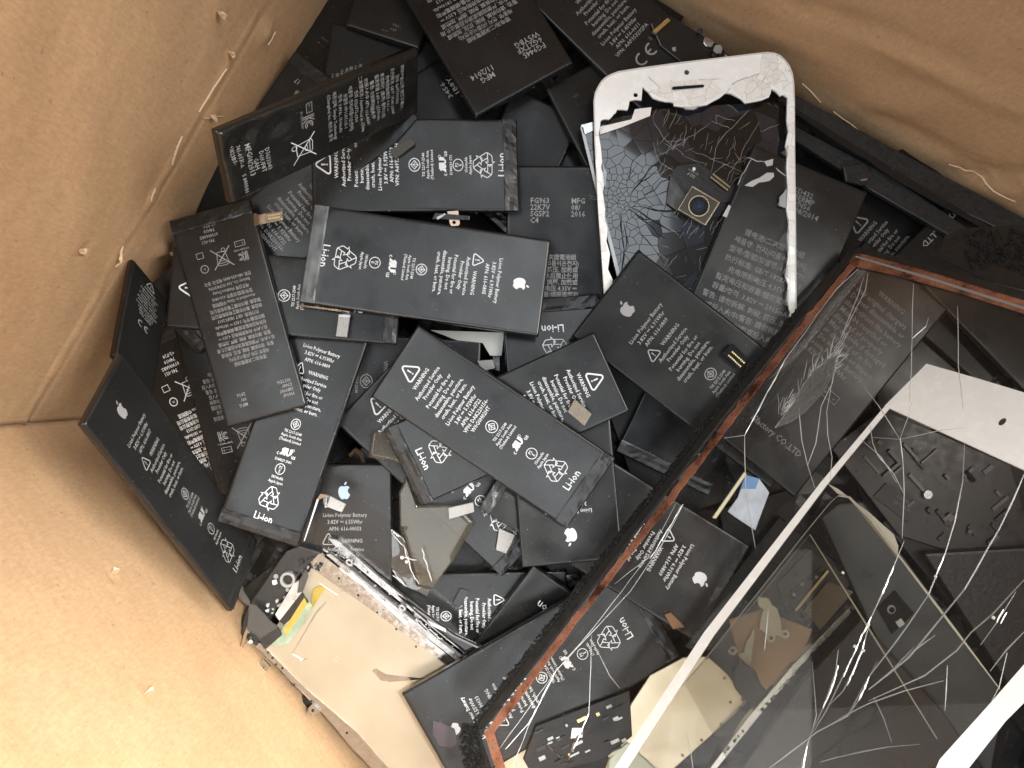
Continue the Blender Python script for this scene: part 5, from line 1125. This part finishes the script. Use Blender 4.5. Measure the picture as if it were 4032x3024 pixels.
# clear sheets lying on the scrap
sp1 = settle([(3189, 2104), (3700, 2900), (2784, 2586)], .001, .12, None, .002)
s1 = thing('clear_glass_sheet', 'clear glass sheet with a sharp corner over the cream brackets', 'glass sheet', sp1.at(3200, 2500))
P1 = [(3189, 2104), (3690, 2910), (3560, 3060), (2400, 3060), (2784, 2586)]
slab('pane', P1, sp1, .0008, GLASS2, s1); ribbon('edge', [[(3189, 2104), (3390, 2425), (3690, 2910)]], sp1, .0007, EDGE, s1, .0001, jit=.1); ribbon('edge', [[(3187, 2106), (2990, 2352), (2784, 2586), (2500, 2910)]], sp1, .0003, PANEL_IN, s1, .0001, jit=.1)
sp2 = settle([(3300, 1950), (3950, 2720), (3300, 2900)], .001, .12, None, .003)
s2 = thing('clear_glass_sheet', 'clear glass sheet with a rounded corner and long bright edge over the grey shell', 'glass sheet', sp2.at(3400, 2300))
slab('pane', [(3256, 1990), (3280, 1962), (3305, 1952), (3340, 1955), (3420, 2035), (3640, 2320), (3936, 2712), (3900, 2800), (3700, 3060), (2900, 3060), (2700, 2700)], sp2, .0008, GLASS2, s2)
ribbon('edge', [[(3300, 1952), (3345, 1958), (3430, 2045), (3560, 2215), (3750, 2465), (3936, 2712)]], sp2, .0009, EDGE, s2, .0001, jit=.1)
ribbon('edge', [[(3300, 1952), (3270, 1978), (3190, 2075), (2900, 2440), (2700, 2690)]], sp2, .0004, PANEL_IN, s2, .0001, jit=.1)
sp3 = settle([(2820, 2313), (2990, 2385), (2690, 2545)], .0008, .12, None, .0015)
o = slab('clear_glass_sliver', [(2820, 2313), (2838, 2316), (3010, 2400), (2900, 2560), (2735, 2560), (2690, 2545), (2715, 2530)], sp3, .0008, GLASS2); tag(o, 'small clear glass piece under the white bar beside the logo battery', 'glass piece')
# the white-edged tablet glass
wpl = steep(2900, 2400, .050, .45)
wt = thing('white_tablet_glass', 'white-edged tablet glass leaning under the cracked one, wide end with a round hole', 'tablet glass', wpl.at(3400, 1900))
slab('end_bezel', [(3648, 1432), (3850, 1490), (4140, 1578), (4140, 1900), (3483, 1598)], wpl, .001, WHITE, wt, 0, holes=[circle_px(3947, 1660, 19, 18, 11, -.75)[::-1]])
slab('side_bezel', [(3483, 1600), (3503, 1607), (3256, 1908), (2812, 2500), (2448, 3060), (2395, 3060), (2772, 2490), (3235, 1895)], wpl, .001, WHITE, wt)
slab('side_bezel', [(4110, 2520), (4110, 2690), (3960, 2840), (3803, 3040), (3670, 3060), (3700, 2990), (3900, 2768), (4032, 2616)], wpl, .001, WHITE, wt)
slab('inner_corner', [(3258, 1903), (3300, 1925), (3425, 2020), (3520, 2105), (3537, 2150), (3535, 2200), (3470, 2120), (3345, 1965), (3300, 1945)], sp2, .0008, simple('dusty_cream_edge', (.50, .48, .40), .4), s2, -.0012)
slab('pane', [(3505, 1607), (4140, 1900), (4110, 2520), (3900, 2768), (3690, 3010), (3640, 3060), (2448, 3060), (2812, 2500), (3256, 1908)], wpl, .0008, GLASS, wt, -.0001)
# the copper-edged cracked tablet glass
cpl = steep(2650, 1940, .058, 1.0)
ct = thing('cracked_tablet_glass', 'big cracked tablet glass with copper-taped black border leaning over the right side', 'tablet glass', cpl.at(3300, 1800))
def wobble(pts, step=22, amp=4):
    return subdiv(pts, step, amp)
random.seed(77)
slab('copper_band', wobble([(3395, 1010), (3385, 1032), (3358, 1060), (3100, 1382), (2900, 1640), (2620, 2010), (2250, 2480), (1945, 2882)], 30, 2.5) + wobble([(1912, 2879), (2223, 2474), (2598, 1994), (2878, 1625), (3078, 1367), (3352, 1026), (3374, 1000)][::-1][::-1], 26, 4.5), cpl, .0003, COPPER, ct, .0002)
slab('copper_band', [(3370, 996), (3460, 1012), (3640, 1062), (3900, 1140), (4120, 1205), (4120, 1262), (3800, 1160), (3520, 1082), (3358, 1046), (3345, 1030)], cpl, .0003, COPPER, ct, .0002)
slab('copper_band', [(1905, 2880), (1944, 2880), (2000, 3060), (1970, 3060), (1938, 2990)], cpl, .0003, COPPER, ct, .0002)
slab('black_border', [(3375, 975), (3400, 975), (3640, 1040), (4120, 1172), (4120, 1206), (3640, 1061), (3400, 998), (3375, 990), (3340, 1024), (2860, 1625), (2210, 2470), (1897, 2870), (1890, 2905), (1940, 3060), (1918, 3060), (1868, 2900), (1880, 2855), (2190, 2450), (2845, 1605), (3330, 1005)], cpl, .0012, BLACKP, ct, .0006)
slab('adhesive_seam', [(3368, 1012), (3640, 1094), (4120, 1246), (4120, 1236), (3640, 1084), (3372, 1006)], cpl, .0003, SPEC, ct, .0005)
pane = slab('pane', [(3358, 1020), (3640, 1070), (4200, 1225), (4400, 2000), (4350, 2700), (3700, 3500), (2090, 3500), (1925, 2885), (2600, 2005)], cpl, .0007, GLASS, ct, 0)
# fuzzy adhesive along the left side
def fuzz(name, line, wid, n, hmax, seed, k=5):
    random.seed(seed); V, Fc = [], []; off = ct.matrix_world.translation
    segs = [(line[i], line[i + 1], math.dist(line[i], line[i + 1])) for i in range(len(line) - 1)]; tot = sum(s[2] for s in segs)
    for i in range(n):
        t = random.random() * tot; 
        for a, b_, d in segs:
            if t <= d: break
            t -= d
        f = t / d; x, y = a[0] + (b_[0] - a[0]) * f, a[1] + (b_[1] - a[1]) * f; nx, ny = -(b_[1] - a[1]) / d, (b_[0] - a[0]) / d; q = random.uniform(-wid / 2, wid / 2); x += nx * q; y += ny * q
        s = random.uniform(3, 10); an = random.uniform(0, 6.3); hh = random.uniform(0, hmax); b0 = len(V)
        for j in range(k): V.append(cpl.at(x + s * random.uniform(.5, 1.2) * math.cos(an + 6.283 * j / k), y + s * random.uniform(.5, 1.2) * math.sin(an + 6.283 * j / k), hh + random.uniform(-.0006, .0006)))
        V.append(cpl.at(x, y, hh + random.uniform(.0004, .0014)))
        Fc += [(b0 + j, b0 + (j + 1) % k, b0 + k) for j in range(k)]
    o = mesh_obj(name, V, Fc, RUBBER, ct, off); o['kind'] = 'stuff'; return o
slab('adhesive_strip', wobble([(3300, 1030), (3320, 1040), (2860, 1610), (2200, 2450), (1885, 2860)], 30, 5) + wobble([(1858, 2860), (2172, 2440), (2620, 1860), (2840, 1570), (3170, 1180)], 24, 8), cpl, .0012, RUBBER, ct, .0)
fuzz('adhesive_fuzz', [(3175, 1190), (2832, 1600), (2176, 2445), (1862, 2850)], 16, 800, .0003, 3)
fuzz('adhesive_fuzz', [(1860, 2850), (1850, 2930), (1870, 3040)], 75, 500, .001, 4)
fuzz('adhesive_fuzz', [(3800, 990), (3950, 960), (4060, 1010)], 150, 260, -.0006, 5)
slab('adhesive_strip', [(3690, 1010), (3720, 930), (3780, 900), (4100, 880), (4110, 1160), (3900, 1110)], cpl, .0008, BLACKP, ct, -.0004)
random.seed(8)
thin = [[(3380, 1057), (3293, 1139), (3092, 1415), (2932, 1714), (2851, 1725)], [(2932, 1714), (2936, 1927), (2958, 2066), (2975, 2160)], [(3309, 1334), (3407, 1144), (3418, 1074)], [(3309, 1334), (3380, 1160), (3400, 1090)],
    [(3309, 1350), (3141, 1567), (3157, 1735), (3180, 1832), (3208, 1921)], [(3304, 1372), (3277, 1508), (3233, 1600), (3212, 1746), (3180, 1832)], [(3282, 1464), (3255, 1621), (3259, 1714), (3276, 1800), (3268, 1895)],
    [(3597, 1117), (3591, 1334), (3583, 1583)], [(3591, 1334), (3646, 1285), (3656, 1252)], [(3770, 1204), (3773, 1442), (3792, 1610)], [(3543, 1730), (3461, 1600), (3400, 1520)], [(3543, 1730), (3575, 1643), (3591, 1583)], [(3543, 1730), (3434, 1722)],
    [(3543, 1730), (3700, 1695), (3792, 1684)], [(3543, 1730), (3555, 1820), (3560, 1946), (3552, 2120)], [(3426, 1674), (3436, 1744), (3455, 1791), (3518, 1864), (3560, 1946)], [(3390, 1730), (3470, 1800), (3530, 1900)], [(2690, 1985), (2620, 2120), (2480, 2330), (2190, 2640), (1965, 2950)],
    [(2660, 1985), (2560, 2180), (2330, 2480), (2190, 2640)], [(2190, 2640), (2080, 2860), (2010, 3040)], [(2330, 2500), (2318, 2810), (2255, 2960)], [(2330, 2520), (2400, 2660), (2440, 2710)], [(2680, 1990), (2600, 2160), (2420, 2300)], [(3025, 2400), (3010, 2560)], [(2700, 2880), (2720, 2960), (2730, 3040)]]
ribbon('crack', [subdiv(q, 60, 1.6) for q in thin], cpl, .00028, CRACK, ct, .0004, stuff=True)
ribbon('crack', [subdiv(q, 20, 2) for q in ([(2932, 1714), (3092, 1415)], [(3646, 1285), (3591, 1334)], [(2690, 1985), (2560, 2200)], [(3545, 1725), (3555, 1820)], [(2190, 2640), (2080, 2850), (1990, 2950)], [(3455, 1791), (3518, 1864)])], cpl, .00030, CRACK_B, ct, .0006, stuff=True)
scrib = []
for i in range(150):
    t = random.random(); x, y = 3300 - 230 * t + random.uniform(-30, 40) * (1 - abs(t - .5)), 1390 + 260 * t + random.uniform(-30, 30); a = -1.05 + random.gauss(0, .35); L_ = random.uniform(20, 90)
    scrib.append(subdiv([(x, y), (x + L_ * math.cos(a), y + L_ * math.sin(a))], 18, 4))
ribbon('crack', scrib, cpl, .00018, simple('crazed_glass', (.42, .42, .40), .2, coat=.6), ct, .0004, stuff=True)
slab('frosted_chip', [(3298, 1388), (3212, 1448), (3157, 1519), (3136, 1573), (3092, 1627), (3050, 1684), (3114, 1660), (3168, 1621), (3244, 1540), (3282, 1464)], cpl, .0004, glass_mat('frosted_glass', (.8, .8, .8), 1, .14, .2, (.5, .5, .48)), ct, .0006)
thick = [(.0006, [(3797, 1744), (3790, 1896), (3759, 2054), (3721, 2180), (3657, 2339), (3581, 2453), (3531, 2522), (3423, 2661), (3338, 2818), (3214, 2883), (3187, 2905), (3008, 3040)]), (.0006, [(4040, 1850), (3936, 2079), (3797, 2320), (3581, 2586), (3420, 2715)]), (.0005, [(4040, 2275), (3911, 2415), (3822, 2491), (3768, 2560), (3640, 2660), (3420, 2760)]),
    (.0006, [(4040, 2480), (3961, 2560), (3898, 2643)]), (.0005, [(3965, 2570), (3935, 2700), (3905, 2760)]), (.0005, [(3599, 2547), (3512, 2639), (3420, 2715)]), (.0006, [(3187, 2905), (3160, 2992), (3150, 3050)]), (.0004, [(3197, 2601), (3214, 2818), (3190, 2900)]), (.0005, [(3683, 2500), (3600, 2560), (3560, 2600)]),
    (.0004, [(3715, 2680), (3560, 2720), (3420, 2770), (3300, 2830)]), (.0004, [(3230, 3000), (3300, 2980), (3500, 2940), (3620, 2930)]), (.0004, [(3440, 2745), (3480, 2830), (3510, 2920)]), (.0004, [(3730, 2620), (3725, 2720), (3720, 2800)])]
ribbon('crack', [(a * .85, subdiv(q, 90, 2)) for a, q in thick], cpl, .0005, CRACK_G, ct, .0005, stuff=True)
thick2 = [(.00045, [(3560, 2130), (3518, 2232), (3470, 2345), (3431, 2428), (3393, 2500), (3345, 2610), (3252, 2800), (3187, 2905)]), (.0004, [(3431, 2428), (3405, 2520), (3370, 2620), (3320, 2720), (3262, 2780)]), (.0004, [(3300, 2560), (3290, 2645), (3240, 2790), (3187, 2900)]), (.0004, [(3455, 2600), (3422, 2665), (3380, 2760), (3338, 2818)]), (.0004, [(4000, 2330), (3925, 2450), (3860, 2540)])]
ribbon('crack', [(a * .85, subdiv(q, 80, 2)) for a, q in thick2], cpl, .0005, CRACK_G, ct, .0005, stuff=True)
bright = [(.0007, [(3518, 2232), (3495, 2290), (3470, 2345)]), (.0006, [(3431, 2428), (3412, 2470), (3393, 2500), (3370, 2560), (3345, 2610), (3322, 2666)]), (.0006, [(3405, 2520), (3395, 2560), (3370, 2620), (3335, 2700)]), (.0006, [(3300, 2620), (3285, 2680), (3262, 2740), (3240, 2790)]), (.0006, [(3422, 2665), (3405, 2710), (3380, 2760)]), (.0007, [(3178, 2940), (3168, 2985), (3160, 3050)]), (.0005, [(3721, 2180), (3700, 2230), (3683, 2270)]), (.0005, [(3950, 2400), (3925, 2450)]), (.0005, [(3965, 2410), (3940, 2455)])]  # bright ridges laid along the cracks as their highlights
ribbon('crack', [(a * .6, subdiv(q, 12, 1.5)) for a, q in bright], cpl, .0006, CRACK_B, ct, .0006, jit=.4, stuff=True)
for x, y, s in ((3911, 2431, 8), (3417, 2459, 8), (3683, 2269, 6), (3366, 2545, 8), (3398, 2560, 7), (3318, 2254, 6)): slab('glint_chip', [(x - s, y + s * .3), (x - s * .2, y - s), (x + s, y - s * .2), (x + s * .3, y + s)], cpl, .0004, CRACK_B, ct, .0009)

# ---------------- dust and crumbs on the pile
def crumbs():
    random.seed(99); V, Fc = [], []
    for i in range(420):
        x, y = random.uniform(500, 2900), random.uniform(300, 2700)
        dx, dy = ray(x, y); z = 0.04
        for _ in range(4):
            i_, j_ = int((dx * (H - z) - X0) / CELL), int((dy * (H - z) - X0 + 0.08) / CELL); z = HM[i_, j_] if 0 <= i_ < NG and 0 <= j_ < NG else .02
        c = Vector((dx * (H - z), dy * (H - z), z + .0002)); s = random.choice((.00012, .00015, .0002, .00035)); b = len(V); a = random.uniform(0, 6.3)
        for j in range(4): V.append(c + Vector((s * math.cos(a + j * 1.57) * random.uniform(.4, 1.3), s * math.sin(a + j * 1.57) * random.uniform(.5, 1.2), 0)))
        V.append(c + Vector((0, 0, s))); Fc += [(b + j, b + (j + 1) % 4, b + 4) for j in range(4)]
    o = mesh_obj('dust_crumbs', V, Fc, SPEC, None); tag(o, 'pale dust and crumbs scattered over the batteries', 'dust', None, 'stuff')
crumbs()
print('objects', len(bpy.data.objects), 'hm max', HM.max())
